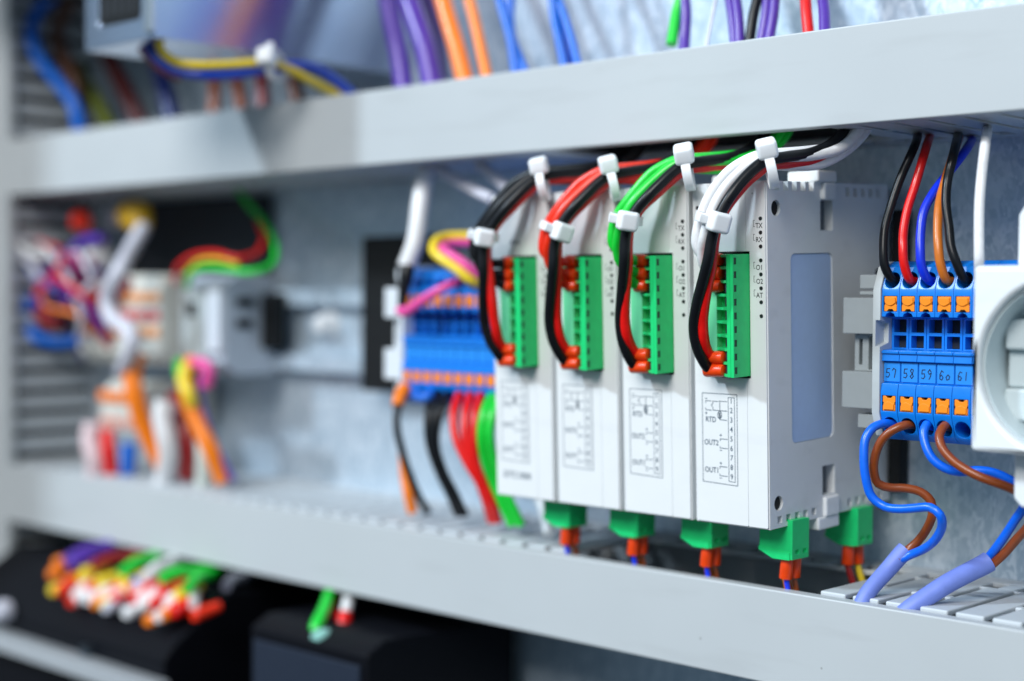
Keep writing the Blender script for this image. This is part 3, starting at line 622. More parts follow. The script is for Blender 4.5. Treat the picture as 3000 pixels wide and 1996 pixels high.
wire('thick white cable hanging from the upper duct behind the round socket', [PZ(*c7(2050, 100), ZT0+3), T3(c7, 2020, 300, -52), T3(c7, 1990, 560, -54), T3(c7, 1972, 800, -56), T3(c7, 1968, 1050, -57), T3(c7, 1970, 1290, -57), P(2868, 820, -50)], 1.3, WWHITE, name='cable', cat='cable')

# ---------------------------------------------------------------- sheathed cables from the blue blocks down into the lower duct
def cable(label, sh, rs, cores, labels):
    t = empty('sheathed_cable', label, 'cable', sh[-1], group='lavender sheathed cables in the lower duct')
    pts = [Vector(q) for q in sh]
    MB().tube(pts, rs, 20).build('sheath', SHEATH, t, loc=pts[-1]).location = (0, 0, 0)
    for cp, m, lab in zip(cores, (WBLUE, WBROWN), labels):
        o = MB().tube(cp, 1.2, 14).build('core', m, t, loc=pts[-1]); o.location = (0, 0, 0); o['label'] = lab
    return t
s1 = path((c6, 655, 855, -43), (c6, 630, 880, -44), (c6, 560, 960, -47), (c6, 492, 1035, -51), (c6, 440, 1100, -54))+[P(*c6(405, 1170), -56)]
q1 = path((c6, 545, 168, -48.5), (c6, 480, 190, -52), (c6, 438, 250, -54), (c6, 428, 350, -55), (c6, 437, 460, -55), (c6, 470, 565, -54), (c6, 540, 620, -53), (c6, 620, 633, -53), (c6, 710, 628, -53), (c6, 790, 625, -53), (c6, 842, 665, -53), (c6, 852, 725, -51), (c6, 815, 800, -48), (c6, 750, 852, -45), (c6, 685, 880, -44), (c6, 620, 910, -45.5))
q2 = path((c6, 650, 178, -48.5), (c6, 585, 205, -50.5), (c6, 525, 260, -51.5), (c6, 490, 340, -52), (c6, 482, 430, -51.5), (c6, 505, 495, -50), (c6, 570, 517, -48), (c6, 650, 520, -46), (c6, 735, 540, -44), (c6, 792, 590, -43), (c6, 800, 660, -42.5), (c6, 770, 740, -42), (c6, 715, 815, -42), (c6, 665, 858, -43), (c6, 610, 910, -46))
cable('lavender sheathed cable nearer the modules, its blue and brown cores looping in an S', s1, [2.5, 2.45, 2.3, 2.2, 2.15, 2.1],
      ([hole(0, False, -36), hole(0, False, -44)]+q1, [hole(1, False, -36), hole(1, False, -44)]+q2), ('blue core in an S bend', 'brown core in an S bend'))
s2 = path((c6, 1108, 918, -36), (c6, 1070, 940, -37.5), (c6, 980, 985, -42), (c6, 870, 1045, -47), (c6, 770, 1110, -51), (c6, 690, 1165, -54))+[P(*c6(610, 1230), -56)]
q3 = path((c6, 768, 175, -48.5), (c6, 752, 220, -50), (c6, 768, 300, -51), (c6, 805, 365, -51), (c6, 870, 412, -50), (c6, 950, 432, -48), (c6, 1040, 424, -46), (c6, 1130, 435, -44), (c6, 1230, 480, -42), (c6, 1300, 530, -40), (c6, 1305, 600, -39.5), (c6, 1245, 700, -39), (c6, 1175, 805, -37.5), (c6, 1110, 890, -36), (c6, 1050, 950, -38))
q4 = path((c6, 868, 180, -48.5), (c6, 838, 230, -51), (c6, 852, 300, -52.5), (c6, 905, 365, -53), (c6, 985, 422, -53), (c6, 1085, 470, -52), (c6, 1185, 505, -50), (c6, 1270, 545, -47), (c6, 1345, 620, -43), (c6, 1330, 710, -40), (c6, 1255, 800, -37.5), (c6, 1180, 885, -36), (c6, 1110, 945, -36.5), (c6, 1050, 980, -38.5))
cable('longer lavender sheathed cable whose blue and brown cores pass behind the white socket', s2, [2.75, 2.7, 2.6, 2.55, 2.5, 2.45, 2.4],
      ([hole(2, False, -36), hole(2, False, -44)]+q3, [hole(3, False, -36), hole(3, False, -44)]+q4), ('blue core passing behind the socket', 'brown core passing behind the socket'))

# ---------------------------------------------------------------- wires round the far blue blocks
FG = 'wires round the far blue terminals'
def w5(label, pts, r, m, **k): return wire(label, path(*pts), r, m, group=k.pop('group', FG), **k)
w5('white cable coming down to the far blue terminals and ending in black sleeve', [(cB, 395, 1215, -40), (cB, 390, 1290, -42), (cB, 345, 1560, -48), (c5b, 520, 350, -51), (c5b, 440, 570, -53)], 3.2, WWHITE, name='cable', cat='cable')
w5('black sleeve on the end of the white cable by the far blue terminals', [(c5b, 448, 560, -53), (c5b, 440, 650, -54), (c5b, 415, 800, -55), (c5b, 395, 960, -56)], [2.9, 2.8, 2.0, 1.4], WBLACK, name='cable_sleeve', cat='sleeve')
w5('magenta wire crossing the far orange levers', [(c5b, 385, 970, -56), (c5b, 430, 985, -57), (c5b, 560, 900, -57), (c5b, 680, 820, -56), (c5b, 800, 755, -54), (c5b, 930, 700, -48)], [1.9, 1.9, 1.8, 1.6, 1.5, 1.4], WPINK)
w5('yellow wire curling above the far blue terminals', [(c5b, 1090, 720, -50), (c5b, 1040, 700, -53), (c5b, 900, 590, -56), (c5b, 770, 500, -57), (c5b, 690, 420, -56), (c5b, 720, 330, -52), (c5b, 820, 295, -47), (c5b, 1080, 290, -40)], 1.75, WYELLOW)
w5('pink wire curling beside the yellow one above the far blue terminals', [(c5b, 1110, 660, -50), (c5b, 1040, 600, -53), (c5b, 930, 510, -55), (c5b, 800, 430, -55), (c5b, 775, 390, -52), (c5b, 860, 360, -47), (c5b, 1080, 350, -40)], 1.6, WPINK)
w5('pale grey wire slanting under the upper duct above the black bundle', [(cB, 440, 1270, -40), (cB, 600, 1370, -42), (cB, 760, 1460, -45), (cB, 900, 1530, -50)], 2.0, WPALE)
w5('short pale grey wire under the upper duct beside the black bundle', [(cB, 790, 1260, -40), (cB, 880, 1330, -42), (cB, 990, 1430, -46), (cB, 1080, 1500, -50)], 2.0, WPALE)
w5('orange ended black wire leaving the first far blue terminal', [(cD, 345, 215, -49), (cD, 300, 290, -54), (cD, 272, 400, -57), (cD, 275, 510, -58), (cD, 310, 660, -57), (cD, 365, 830, -54), (cD, 425, 970, -50), (cD, 490, 1090, -46)], 1.35, WBLACK)
fer_o = MB().tube(path((cD, 335, 205, -50), (cD, 300, 260, -53), (cD, 272, 340, -56)), [2.4, 2.5, 2.0], 14).build('wire_marker', WORANGE); tag(fer_o, 'orange sleeve on the black wire under the first far blue terminal', 'sleeve')
w5('short orange wire dropping into the lower duct beside the black wire', [(cD, 300, 600, -46), (cD, 325, 820, -46), (cD, 355, 960, -46), (cD, 385, 1085, -44)], [1.0, 1.6, 2.0, 2.0], WORANGE)
for k, (dx, w_) in enumerate(((0, 'outer'), (52, 'middle'), (105, 'inner'))):
    w5(f'{w_} of three black wires dropping from the far blue terminals', [(cD, 525+dx, 240, -46), (cD, 500+dx*1.05, 320, -52), (cD, 486+dx*0.75, 450, -55), (cD, 500+dx*0.5, 610, -55), (cD, 560+dx*0.4, 790, -53), (cD, 640+dx*0.45, 960, -50), (cD, 705+dx*0.5, 1110, -46)], 1.25, WBLACK)
for k, (a_, w_) in enumerate((((720, 675, 690, 765, 850, 905, 940), 'outer'), ((795, 760, 758, 800, 860, 925, 965), 'middle'), ((870, 830, 815, 830, 880, 950, 985), 'inner'))):
    w5(f'{w_} of three red wires dropping from the far blue terminals', [(cD, a_[0], 240, -46)]+[(cD, x, y, d) for x, y, d in zip(a_[1:], (390, 560, 730, 870, 1020, 1150), (-54, -56, -55, -53, -50, -46))], 1.5, WRED)
for k, (dx, w_) in enumerate(((0, 'outer'), (60, 'inner'))):
    w5(f'{w_} of two bright green wires curving down behind the module with the black bundle', [(cD, 960+dx, 240, -46), (cD, 895+dx, 370, -54), (cD, 868+dx, 520, -56), (cD, 890+dx, 690, -54), (cD, 945+dx, 860, -51), (cD, 1010+dx, 1010, -49), (cD, 1090+dx, 1180, -46)], 1.6, WGREEN)
w5('short sky blue wire end under the far blue terminals', [(cD, 400, 215, -46), (cD, 420, 270, -52), (cD, 490, 275, -52), (cD, 520, 215, -46)], 1.7, WSKY)
w5('pale tube standing beside the plug under the module with the black bundle', [(cD, 1275, 960, -40), (cD, 1310, 1080, -42), (cD, 1345, 1240, -46)], 1.8, WWHITE)

# ---------------------------------------------------------------- relays and beige terminals at the far end of the rail
BEIGE = mat('beige_terminal_plastic', (0.60, 0.60, 0.55), 0.5); RELG = mat('relay_grey_plastic', (0.44, 0.50, 0.58), 0.45)
ORPALE = mat('pale_orange_lever', (0.9, 0.40, 0.16), 0.45)
t = empty('relay_base', 'blurred grey relay with dark windows at the end of the bare rail', 'relay')
MB().prism([(-9, 76), (-27, 76), (-35, 71), (-35, 52), (-35, 38), (-28, 33), (-9, 33)], -329, -296.6).build('housing', RELG, t, bevel=0.8)
MB().box(-326, -309, -36.2, -35.02, 40, 70).build('front_label', mat('pale_label_grey', (0.42, 0.47, 0.48), 0.5), t, bevel=0.3)
MB().box(-306.6, -297.4, -37.2, -35.03, 43, 72).build('retaining_clip', mat('pale_clip_grey', (0.62, 0.67, 0.74), 0.5), t, bevel=0.6)
m = MB(); m.box(-296.55, -295.9, -29, -20, 62, 66); m.box(-296.55, -295.9, -29, -21, 53, 57); m.box(-322, -315, -36.5, -36.21, 58, 64); m.build('window', BLACKP, t)
MB().box(-296.5, -288, -16, -9, 44, 68).build('end_clip', BLACKP, t, bevel=0.6)
BG = 'beige terminals beside the relay'
def beige(label, x, z0=36, z1=76, yf=-44):
    t = empty('beige_terminal', label, 'terminal block', (0, 0, 0), group=BG)
    MB().prism([(-9, z1), (yf+6, z1), (yf, z1-6), (yf, z0+5), (yf+5, z0), (-9, z0)], x, x+9.4).build('housing', BEIGE, t, bevel=0.5)
    for zz in (0.70, 0.32):
        MB().box(x+0.9, x+8.5, yf-1.2, yf-0.02, z0+(z1-z0)*zz, z0+(z1-z0)*(zz+0.1)).build('push_lever', ORPALE, t, bevel=0.3)
    MB().box(x+1, x+8.4, yf-0.8, yf-0.02, z0+(z1-z0)*0.5, z0+(z1-z0)*0.6).build('marker_tag', mat('red_tag_plastic', (0.6, 0.05, 0.06), 0.5), t, bevel=0.2)
for k, n_ in enumerate(('first', 'second', 'third', 'fourth', 'fifth', 'sixth', 'seventh')):
    beige(f'blurred beige terminal with orange levers, {n_} from the grey relay', -340-9.6*k)
for k, n_ in enumerate(('nearest', 'middle', 'farthest')):
    t = empty('beige_terminal', f'low beige terminal under the orange cable, {n_} of three', 'terminal block', group='low beige terminals above the lower duct')
    MB().prism([(-5, 28), (-40, 28), (-46, 22), (-46, 6), (-5, 6)], -356-10*k, -346.5-10*k).build('housing', BEIGE, t, bevel=0.5)
    MB().box(-355-10*k, -347.5-10*k, -47.4, -46.02, 19, 24).build('push_lever', WORANGE, t, bevel=0.3)
    MB().box(-355-10*k, -347.5-10*k, -47.0, -46.02, 8, 12).build('marker_tag', mat('pinkish_tag_plastic', (0.62, 0.28, 0.22), 0.5), t, bevel=0.3)
LG = 'blurred wires at the far end of the middle bay'
def wl(label, pts, r, m, **k): return wire(label, path(*pts), r, m, group=LG, **k)
t = wl('thick pale lavender cable falling in a zigzag from the yellow plug', [(cE, 690, 280, -42), (cE, 640, 370, -52), (cE, 575, 490, -66), (cE, 520, 620, -66), (cE, 540, 710, -66), (cE, 620, 770, -66), (cE, 642, 830, -66), (cE, 615, 920, -64), (cE, 590, 975, -60)], 3.5, WPALE, name='cable', cat='cable')
ye = empty('yellow_plug', 'yellow connector plug under the upper duct at the far end', 'plug')
q = P(*cE(655, 235), -36)
m = MB(); m.cyl((q.x-5, q.y, q.z+2), (q.x+5, q.y-2, q.z+1), 6.2, 7.2, seg=24); m.cyl((q.x+5, q.y-2, q.z+1.5), (q.x+10, q.y-3, q.z-4), 6.5, 4.5, seg=20)
m.build('plug_body', mat('yellow_plug_plastic', (0.72, 0.42, 0.01), 0.4), ye, bevel=0.8)
MB().cyl((q.x-17, q.y+2, q.z+1), (q.x-6.1, q.y, q.z+3), 6, 6, seg=20).build('collar', mat('grey_collar_plastic', (0.2, 0.2, 0.24), 0.5), ye, bevel=0.8)
wl('orange cable hanging from the beige terminals to the lower duct', [(cE, 665, 880, -58), (cE, 640, 980, -60), (cE, 655, 1090, -60), (cE, 690, 1220, -57), (cE, 745, 1340, -53), (cE, 800, 1440, -49)], 4.0, WORANGE)
wl('bright orange cable curving under the grey relay to the lower duct', [(cE, 930, 920, -45), (cE, 905, 1010, -50), (cE, 915, 1110, -52), (cE, 960, 1230, -51), (cE, 1020, 1350, -49), (cE, 1080, 1500, -44)], 3.6, WORANGE)
wl('purple wire lying along the bright orange cable', [(cE, 1010, 940, -42), (cE, 965, 1020, -46), (cE, 975, 1130, -48), (cE, 1010, 1260, -48), (cE, 1070, 1390, -46), (cE, 1125, 1500, -42)], 1.6, WPURPLE)
wl('magenta red wire arching over the bright orange cable', [(cE, 900, 985, -44), (cE, 960, 930, -48), (cE, 1010, 960, -48), (cE, 1000, 1040, -47)], 2.6, WPINK)
wl('short green wire at the foot of the grey relay', [(cE, 870, 930, -46), (cE, 875, 985, -50), (cE, 900, 1030, -50)], 2.6, WGREEN)
wl('yellow wire wrapped by the orange cable under the relay', [(cE, 905, 950, -51), (cE, 890, 1020, -54), (cE, 915, 1080, -55), (cE, 930, 1130, -53)], 3.0, WYELLOW)
wl('white cable standing in the lower duct between orange cables', [(cE, 800, 1115, -54), (cE, 785, 1190, -55), (cE, 805, 1300, -54), (cE, 815, 1380, -52), (cE, 790, 1520, -48)], 4.2, WWHITE, name='cable', cat='cable')
wl('pinkish white cable standing in the lower duct below the low beige terminals', [(cE, 455, 1225, -54), (cE, 440, 1300, -55), (cE, 460, 1390, -54), (cE, 470, 1510, -50)], 4.6, pvc('pinkish_white', (0.80, 0.62, 0.64)), name='cable', cat='cable')
wl('pale green white cable beside the bright orange cable at the duct', [(cE, 985, 1290, -46), (cE, 990, 1380, -46), (cE, 985, 1520, -43)], 3.6, pvc('pale_green', (0.66, 0.72, 0.66)), name='cable', cat='cable')
wl('thick dark red cable dropping behind the white cable', [(cE, 850, 1090, -42), (cE, 875, 1200, -44), (cE, 910, 1330, -44), (cE, 905, 1480, -42)], 4.4, WMAROON, name='cable', cat='cable')
wl('red and white striped looking short wire at the foot of the pinkish cable', [(cE, 520, 1260, -50), (cE, 530, 1360, -51), (cE, 545, 1490, -48)], 3.2, WRED)
wl('sky blue short wire standing on the lower duct', [(cE, 625, 1320, -46), (cE, 622, 1400, -46), (cE, 618, 1470, -44)], 3.4, WSKY)
wl('green wire arching from the upper duct over the grey relay', [(cE, 905, 560, -40), (cE, 925, 500, -44), (cE, 1000, 470, -46), (cE, 1110, 480, -46), (cE, 1220, 490, -44), (cE, 1310, 460, -36), (cE, 1335, 380, -28), (cE, 1290, 270, -20), (cE, 1200, 160, -15), (cE, 1150, 90, -13)], 1.35, WGREEN)
wl('red wire arching from the upper duct beside the green one', [(cE, 850, 540, -40), (cE, 860, 470, -43), (cE, 930, 415, -44), (cE, 1040, 400, -44), (cE, 1150, 425, -42), (cE, 1240, 400, -33), (cE, 1275, 330, -25), (cE, 1250, 250, -18)], 1.15, WRED)
wl('yellowish wire under the red arching wire', [(cE, 900, 500, -41), (cE, 960, 440, -43), (cE, 1060, 430, -43), (cE, 1150, 455, -42)], 0.9, WYELLOW)
# tangle by the upright duct
wl('white wire arc beside the upright duct', [(cE, 80, 340, -52), (cE, 130, 390, -52), (cE, 220, 415, -52), (cE, 340, 405, -50)], 1.8, WWHITE)
wl('pale loop of wire below the white arc', [(cE, 110, 410, -50), (cE, 170, 470, -50), (cE, 210, 560, -50), (cE, 380, 600, -50), (cE, 480, 520, -50)], 2.0, WPALE)
wl('blue cable loop low in the tangle by the upright duct', [(cE, 140, 610, -48), (cE, 125, 690, -48), (cE, 160, 790, -46), (cE, 270, 830, -44), (cE, 420, 800, -42), (cE, 490, 720, -40)], 2.8, WSKY)
wl('navy blue cable across the tangle by the upright duct', [(cE, 120, 640, -44), (cE, 250, 650, -44), (cE, 360, 680, -42), (cE, 500, 690, -40)], 3.0, WNAVY)
wl('purple wire curve at the top of the tangle', [(cE, 500, 330, -46), (cE, 390, 350, -48), (cE, 330, 430, -48), (cE, 310, 520, -46), (cE, 380, 560, -44)], 2.4, WPURPLE)
wl('magenta wire slanting through the tangle', [(cE, 190, 560, -52), (cE, 270, 520, -52), (cE, 360, 460, -52), (cE, 440, 440, -50)], 2.2, pvc('magenta', (0.42, 0.05, 0.22)))
wl('red wire at the bend of the tangle', [(cE, 190, 690, -50), (cE, 250, 740, -50), (cE, 300, 720, -50)], 3.4, WMAROON)
wl('crimson wire rising from the tangle', [(cE, 185, 600, -51), (cE, 230, 560, -52), (cE, 300, 600, -52)], 2.4, WRED)
wl('thick maroon cable behind the pale zigzag cable', [(cE, 620, 540, -44), (cE, 560, 600, -46), (cE, 430, 640, -46), (cE, 480, 740, -44), (cE, 560, 840, -42)], 4.2, WMAROON)
wl('purple cable hanging behind the pale zigzag cable', [(cE, 470, 470, -42), (cE, 410, 560, -42), (cE, 440, 690, -40), (cE, 500, 800, -38)], 4.2, WPURPLE)
rnd = random.Random(11)
tang = [(WRED, 'red'), (WWHITE, 'white'), (WPURPLE, 'purple'), (WSKY, 'blue'), (WPINK, 'pink'), (WMAROON, 'dark red'), (WNAVY, 'navy'), (WPALE, 'grey'), (WORANGE, 'orange'), (WPURPLE, 'violet'), (WRED, 'bright red'), (WSKY, 'light blue'), (WBLACK, 'black'), (WPALE, 'pale grey')]
for k, (m_, n_) in enumerate(tang):
    x0, y0 = 90+rnd.random()*180, 260+rnd.random()*330; q = []
    x1, y1 = 330+rnd.random()*190, 480+rnd.random()*420
    for j in range(6):
        t_ = j/5; q.append((cE, x0+(x1-x0)*t_+rnd.uniform(-55, 55), y0+(y1-y0)*t_+rnd.uniform(-70, 70), -30-26*math.sin(math.pi*t_)+rnd.uniform(-4, 4)))
    wl(f'thin {n_} wire looping loosely through the tangle by the upright duct', q, rnd.uniform(0.9, 1.5), m_)
for k, (x, y, m_, r_s, n_) in enumerate(((400, 245, WRORANGE, 5.2, 'orange red'), (482, 405, WWHITE, 6.0, 'white'))):
    q = P(*cE(x, y), -40); o = MB().tube([q+Vector((-r_s*0.7, 0, 0.2*r_s)), q+Vector((0.5, -1, 0)), q+Vector((r_s*0.7, -2, -0.2*r_s))], [r_s*0.75, r_s, r_s*0.7], 18).build('wire_nut', m_)
    tag(o, f'{n_} rounded wire nut in the tangle by the upright duct', 'wire nut')

t = empty('black_sheet', 'black sheet painting the shade under the upper duct, behind the arching red and green wires', 'cover plate')
MB().box(-418, -308, -6, -0.6, 74, 112).build('plate', mat('painted_duct_shade', (0.026, 0.032, 0.040), 0.6, spec=0.2), t, bevel=2.0)  # near-black sheet painting the upper duct's shade on the wall
# ---------------------------------------------------------------- upper bay: power supply and wires into the upper duct
t = empty('power_supply', 'polished metal power supply box with a vented front, above the upper duct', 'power supply')
b = MB().box(-263, -218, -121, -1, 155, 240)
cut(b, [MB().prism(rrect(-254, -226.5, 162.5, 230, 2), -125, -120.0, 'y')], 'case', mat('polished_steel', (0.50, 0.58, 0.72), 0.2, metal=0.95, bscale=20, var=0.03), t, bevel=1.2, seg=3)
vb = MB().prism(rrect(-253.8, -226.7, 162.7, 229.8, 2), -120.7, -119.99, 'y'); vb.build('vent_panel', BLACKP, t)
m = MB()
for k in range(5): m.box(-251+k*4.6, -248.8+k*4.6, -121.1, -120.72, 165, 172)
m.build('vent_slats', mat('dark_slat', (0.03, 0.034, 0.04), 0.6, spec=0.2), t, bevel=0.2)
MB().box(-222.5, -217.2, -122.6, -121.05, 157, 240).build('corner_strip', METAL, t, bevel=0.4)
UG = 'wires in the bay above the upper duct'
def wu(label, pts, end, r, m, **k):
    q = path(*pts); q.append(PZ(end[0], end[1], ZT1-4) if len(end) == 2 else end)
    return wire(label, q, r, m, group=UG, **k)
def drop(pts, y): return [(f, x, yy, y) for f, x, yy in pts]
def up(label, fn, pts, y, r, m, **k):        # a wire that comes down from above and ends inside the upper duct
    q = [T3(fn, a, b, y-4*(i/(len(pts)-1))) for i, (a, b) in enumerate(pts)]
    d = (q[-1]-q[-2]).normalized(); q.append(q[-1]+d*6)
    d0 = (q[0]-q[1]).normalized(); q.insert(0, q[0]+d0*40)
    return wire(label, q, r, m, group=UG, **k)
up('thick purple cable beside the metal power supply', cB, [(90, -40), (130, 180), (180, 420), (220, 700)], -42, 3.6, WPURPLE, name='cable', cat='cable')
up('second purple cable slanting across the end of the power supply', cB, [(240, -40), (310, 150), (380, 360), (440, 660)], -44, 4.0, WPURPLE, name='cable', cat='cable')
up('dark purple cable behind the orange cables', cB, [(370, -40), (420, 160), (450, 380), (480, 660)], -26, 4.6, pvc('deep_purple', (0.045, 0.018, 0.16)), name='cable', cat='cable')
up('thicker orange cable dropping into the upper duct', cB, [(505, -40), (560, 160), (620, 360), (690, 640)], -42, 3.1, WORANGE, name='cable', cat='cable')
up('thinner orange cable dropping into the upper duct', cB, [(710, -40), (760, 160), (805, 360), (860, 620)], -42, 2.0, WORANGE, name='cable', cat='cable')
up('left strand of the first crossing blue pair above the duct', cB, [(940, -40), (985, 120), (1035, 300), (1075, 560)], -40, 1.6, WSKY)
up('right strand of the first crossing blue pair above the duct', cB, [(1040, -40), (1030, 140), (1050, 300), (1150, 560)], -38, 1.6, WSKY)
up('left strand of the second blue pair above the duct', cB, [(1350, -40), (1370, 140), (1400, 280), (1450, 520)], -40, 1.5, WSKY)
up('middle dark strand of the second blue pair above the duct', cB, [(1375, -40), (1415, 140), (1450, 280), (1490, 520)], -36, 2.0, WNAVY)
up('right strand of the second blue pair above the duct', cB, [(1385, -40), (1450, 140), (1500, 300), (1555, 520)], -38, 1.5, WSKY)
up('green wire above the duct beside a purple wire', cA, [(-5, -40), (-40, 80), (-58, 190)], -36, 1.7, WGREEN)
up('purple wire beside the green wire above the duct', cA, [(12, -40), (22, 100), (15, 250), (10, 340)], -36, 1.75, WPURPLE)
up('very thin pale wire above the duct between purple wires', cA, [(235, -40), (200, 140), (165, 320)], -36, 0.55, WPALE)
up('outer purple wire of the twin beside the thin pale wire', cA, [(320, -40), (345, 120), (362, 300)], -36, 1.6, WPURPLE)
up('inner purple wire of the twin beside the thin pale wire', cA, [(365, -40), (385, 120), (394, 300)], -37, 1.6, WPURPLE)
up('black wire between the purple twins above the duct', cA, [(525, -40), (490, 100), (465, 270)], -36, 1.6, WBLACK)
up('outer purple wire of the twin beside the black wire', cA, [(590, -40), (575, 110), (548, 270)], -36, 1.6, WPURPLE)
up('inner purple wire of the twin beside the black wire', cA, [(640, -40), (625, 110), (598, 260)], -37, 1.6, WPURPLE)
up('red wire above the duct beside the last purple wire', cA, [(848, -40), (855, 80), (870, 230)], -36, 1.7, WRED)
up('last purple wire above the duct, beside the red one', cA, [(965, -40), (978, 80), (982, 210)], -36, 1.7, WPURPLE)
wire('thick blue cable hanging beside the upright duct in the upper bay', path((c1, 300, -40, -40), (c1, 200, 60, -44), (c1, 170, 190, -48), (c1, 215, 320, -48), (c1, 310, 440, -46), (c1, 395, 560, -44), (c1, 430, 720, -42)), 3.2, WSKY, group=UG, name='cable', cat='cable')
wire('brown cable bending behind the thick blue one', path((c1, 420, -40, -30), (c1, 330, 80, -32), (c1, 300, 190, -34), (c1, 340, 310, -34), (c1, 400, 460, -34), (c1, 430, 720, -32)), 3.8, pvc('dull_brown', (0.14, 0.06, 0.035)), group=UG, name='cable', cat='cable')
wire('yellow wire sagging below the power supply to the tie', path((c1, 835, 190, -115), (c1, 860, 270, -112), (c1, 930, 325, -108), (c1, 1060, 348, -102), (c1, 1220, 345, -92), (c1, 1400, 335, -80), (c1, 1520, 360, -70), (c1, 1640, 425, -60), (c1, 1800, 505, -45), (c1, 1900, 560, -38)), 1.6, WYELLOW, group=UG)
wire('navy blue wire sagging under the yellow one', path((c1, 775, 230, -112), (c1, 840, 310, -110), (c1, 930, 370, -106), (c1, 1080, 398, -100), (c1, 1240, 395, -90), (c1, 1400, 370, -79), (c1, 1560, 350, -66), (c1, 1700, 380, -54), (c1, 1830, 470, -44), (c1, 1920, 560, -38)), 2.1, WNAVY, group=UG)
wire('faint red wire under the navy one below the power supply', path((c1, 735, 225, -110), (c1, 790, 300, -108), (c1, 870, 370, -104), (c1, 960, 410, -98)), 1.8, WMAROON, group=UG)
o = copy_tree(tp); o['label'] = 'white cable tie joining the yellow and navy wires below the power supply'; o.matrix_world = tie_frame(P(*c1(1462, 352), -75), (0.9, 0.42, 0.05), (0.1, -0.9, 0.3)) @ Matrix.Scale(1.15, 4)
for k, (x0, y0, x1, y1, r0, m_, n_) in enumerate(((560, 270, 740, 640, 4.2, pvc('dark_maroon', (0.07, 0.008, 0.008)), 'wide dark red'), (850, 380, 920, 640, 4.2, pvc('deep_navy', (0.006, 0.016, 0.11)), 'wide navy'), (1140, 400, 1135, 620, 2.6, WBROWN, 'thin brown'), (1250, 400, 1290, 600, 2.6, WBROWN, 'second thin brown'), (1385, 380, 1400, 590, 2.8, WMAROON, 'dark red'), (1540, 360, 1590, 560, 3.0, WBROWN, 'thicker brown'), (455, 440, 580, 680, 3.6, pvc('olive', (0.16, 0.20, 0.03)), 'olive green'))):
    a, b_ = P(*c1(x0, y0), -22), P(*c1(x1, y1), -26); d = (b_-a).normalized()
    wire(f'{n_} wire in the shade behind the power supply wires', [a-d*20, a, (a+b_)/2+Vector((0.6, 0, 0)), b_, b_+d*6], r0, m_, group=UG)

t = empty('shade_block', 'unseen dark grey block added to shade the upper bay, left of the power supply', 'shade_block')
MB().prism([(-2, 207), (-96, 207), (-112, 220), (-112, 262), (-2, 262)], -428, -268).build('housing', mat('shade_block_grey', (0.06, 0.065, 0.07), 0.5), t, bevel=1.0)  # unseen block, added only to keep light off the upper bay
# ---------------------------------------------------------------- lower bay: dark devices and colour coded ends
t = empty('black_controller', 'large black device with coloured wires along its top, at the lower left', 'controller')
MB().prism([(-8, -56), (-60, -50), (-84, -66), (-90, -72), (-90, -160), (-8, -160)], -425, -258).build('housing', mat('black_device_plastic', (0.004, 0.0045, 0.007), 0.5, var=0.1, spec=0.1), t, bevel=1.0, seg=3)
a = P(*cF(10, 850), -98); b_ = P(*cF(700, 1010), -98)
m = MB(); m.box(a.x-20, b_.x, -98, -90.1, a.z-3.0, a.z+4.0); m.build('trim_rail', mat('satin_aluminium', (0.72, 0.75, 0.78), 0.3, metal=0.6), t, bevel=0.6)
q = P(*cF(395, 885), -92); MB().cyl((q.x, -90.2, q.z), (q.x, -93, q.z), 3.4, seg=18).build('screw', mat('dark_screw', (0.06, 0.08, 0.1), 0.3, metal=0.8), t)
t = empty('black_module', 'smaller black device with a bluish front under the lower duct', 'controller')
MB().prism([(-8, -52), (-72, -50), (-80, -54), (-80, -160), (-8, -160)], -217, -152).build('housing', MATS['black_device_plastic'], t, bevel=1.0, seg=3)
MB().box(-214, -155, -81.2, -80.02, -150, -58).build('front_face', mat('dark_blue_grey_plastic', (0.018, 0.025, 0.042), 0.4, spec=0.25), t, bevel=0.5)
t = empty('black_backing', 'black shaded panel filling the bay under the lower duct', 'panel')
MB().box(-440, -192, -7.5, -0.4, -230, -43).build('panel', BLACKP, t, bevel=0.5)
q = P(*cF(2000, 1000), -40)
t = empty('grey_terminal', 'small grey block at the bottom edge under the lower duct', 'terminal block')
MB().prism([(-8, q.z+2), (-40, q.z+2), (-46, q.z-3), (-46, q.z-40), (-8, q.z-40)], q.x-9, q.x+9).build('housing', mat('dark_grey_plastic', (0.2, 0.24, 0.26), 0.5), t, bevel=0.6)  # housing in one even dark grey
MB().box(q.x-7, q.x+7, -47, -46.02, q.z-14, q.z-6).build('marker_tag', BEIGE, t, bevel=0.3)
CG = 'colour coded wire ends on the black device'
PALE = pvc('cream', (0.85, 0.72, 0.68))
dots = [(255, 475, WORANGE, 'orange'), (230, 525, WORANGE, 'orange'), (320, 480, WPURPLE, 'purple'), (250, 510, WORANGE, 'orange'), (380, 520, WYELLOW, 'yellow'), (235, 600, WYELLOW, 'yellow'), (300, 560, WORANGE, 'orange'), (340, 640, WWHITE, 'white'), (370, 590, PALE, 'cream'),
        (430, 660, WORANGE, 'orange'), (465, 610, PALE, 'cream'), (480, 680, WPALE, 'grey'), (555, 560, WYELLOW, 'yellow'), (545, 610, PALE, 'cream'), (575, 705, WWHITE, 'white'), (610, 640, WRED, 'red'), (615, 570, WSKY, 'blue'),
        (665, 660, PALE, 'cream'), (675, 740, WORANGE, 'orange'), (700, 660, WRED, 'red'), (740, 600, WRED, 'red'), (755, 690, PALE, 'cream'), (810, 620, WYELLOW, 'yellow'), (795, 700, WRED, 'red'), (890, 715, WRORANGE, 'red orange'), (410, 580, WRED, 'red'), (520, 640, WRED, 'red')]
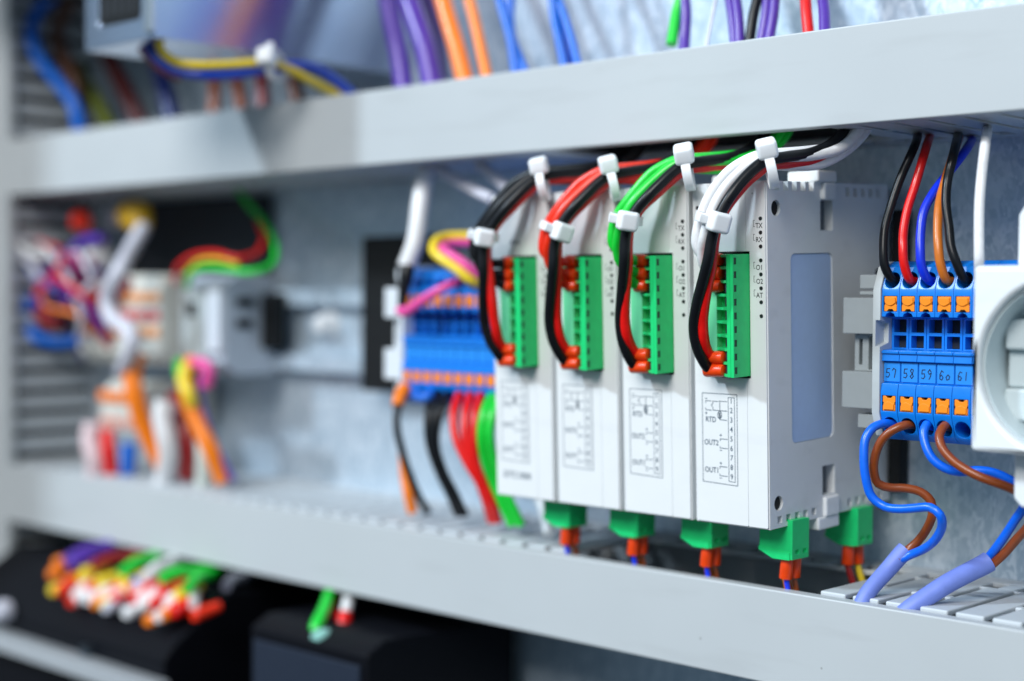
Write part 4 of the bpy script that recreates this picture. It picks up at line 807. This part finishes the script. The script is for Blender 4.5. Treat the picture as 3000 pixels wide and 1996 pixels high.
rnd = random.Random(5); pal = [(WRED, 'red'), (WWHITE, 'white'), (WORANGE, 'orange'), (WYELLOW, 'yellow'), (PALE, 'cream'), (WRORANGE, 'red orange')]
for k in range(22):
    x = 270+k*25; y = 545+0.17*(x-270)+rnd.uniform(-25, 105); dots.append((x, y)+pal[rnd.randrange(6)])
cnt = {}
nth = nth+['thirteenth', 'fourteenth', 'fifteenth', 'sixteenth']
for k, (x, y, m_, n_) in enumerate(sorted(dots, key=lambda d: d[0])):
    f_y = (y-(500+0.2*(x-200)))/190.0; a = P(*cF(x, y), -78-14*min(1, max(0, f_y))); cnt[n_] = cnt.get(n_, 0)+1
    wire(f'{n_} wire end on the black device, {nth[cnt[n_]-1]} {n_} one from the upright duct', [a, a+Vector((-0.2, 1.0, 0.1)), a+Vector((0.3, 5, 0.9)), a+Vector((1.5, 11, 2.5))], [1.9, 2.6, 2.5, 1.9], m_, group=CG, name='wire_end')
for k, (x0, y0, x1, y1, m_, n_, r0) in enumerate(((300, 470, 480, 400, WPURPLE, 'purple', 4.0), (420, 490, 600, 440, WMAROON, 'dark red', 3.2), (560, 520, 700, 450, WGREEN, 'first green', 3.4), (660, 550, 780, 470, WWHITE, 'white', 3.2), (740, 545, 900, 510, WGREEN, 'second green', 3.4), (860, 590, 960, 530, WGREEN, 'third green', 3.2), (890, 660, 905, 600, WWHITE, 'short white', 2.8), (1040, 580, 1120, 540, pvc('dark_grey', (0.1, 0.1, 0.13)), 'dark grey', 3.0))):
    a, b_ = P(*cF(x0, y0), -78), P(*cF(x1, y1), -62); d = (b_-a).normalized()
    wire(f'{n_} wire running back from the black device under the lower duct', [a, (a+b_)/2+Vector((0, 0, 1.5)), b_, b_+d*20], r0*0.72, m_, group=CG, name='wire_end')
wire('bright green wire plugged into the smaller black device', path((cF, 1525, 590, -56), (cF, 1490, 690, -66), (cF, 1460, 760, -72), (cF, 1452, 830, -74)), [2.0, 2.2, 2.6, 2.6], WGREEN, group=CG)
wire('dark red wire beside the green one above the smaller black device', path((cF, 1545, 590, -50), (cF, 1525, 690, -56), (cF, 1515, 760, -60)), 2.2, WMAROON, group=CG)
wire('white wire with a red end above the smaller black device', path((cF, 1610, 600, -52), (cF, 1598, 670, -58), (cF, 1588, 710, -60)), 2.1, WWHITE, [(P(*cF(1588, 705), -60), P(*cF(1580, 775), -63))], group=CG, fr=2.6, fmat=WRED)
q = P(*cF(1480, 815), -76); o = MB().tube([q+Vector((0, 3, 0)), q, q+Vector((0, -3, 0))], [2.8, 3.2, 2.4], 16).build('ring_connector', pvc('pale_teal', (0.3, 0.62, 0.55)), bevel=0.3); tag(o, 'pale teal round connector at the end of the bright green wire', 'connector')
q = P(*cF(15, 690), -94); o = MB().tube([q+Vector((0, 3, 0)), q, q+Vector((0, -4, 0))], [4.0, 4.6, 3.6], 18).build('push_button', WPALE, bevel=0.4); tag(o, 'pale round button at the picture edge on the black device', 'button')
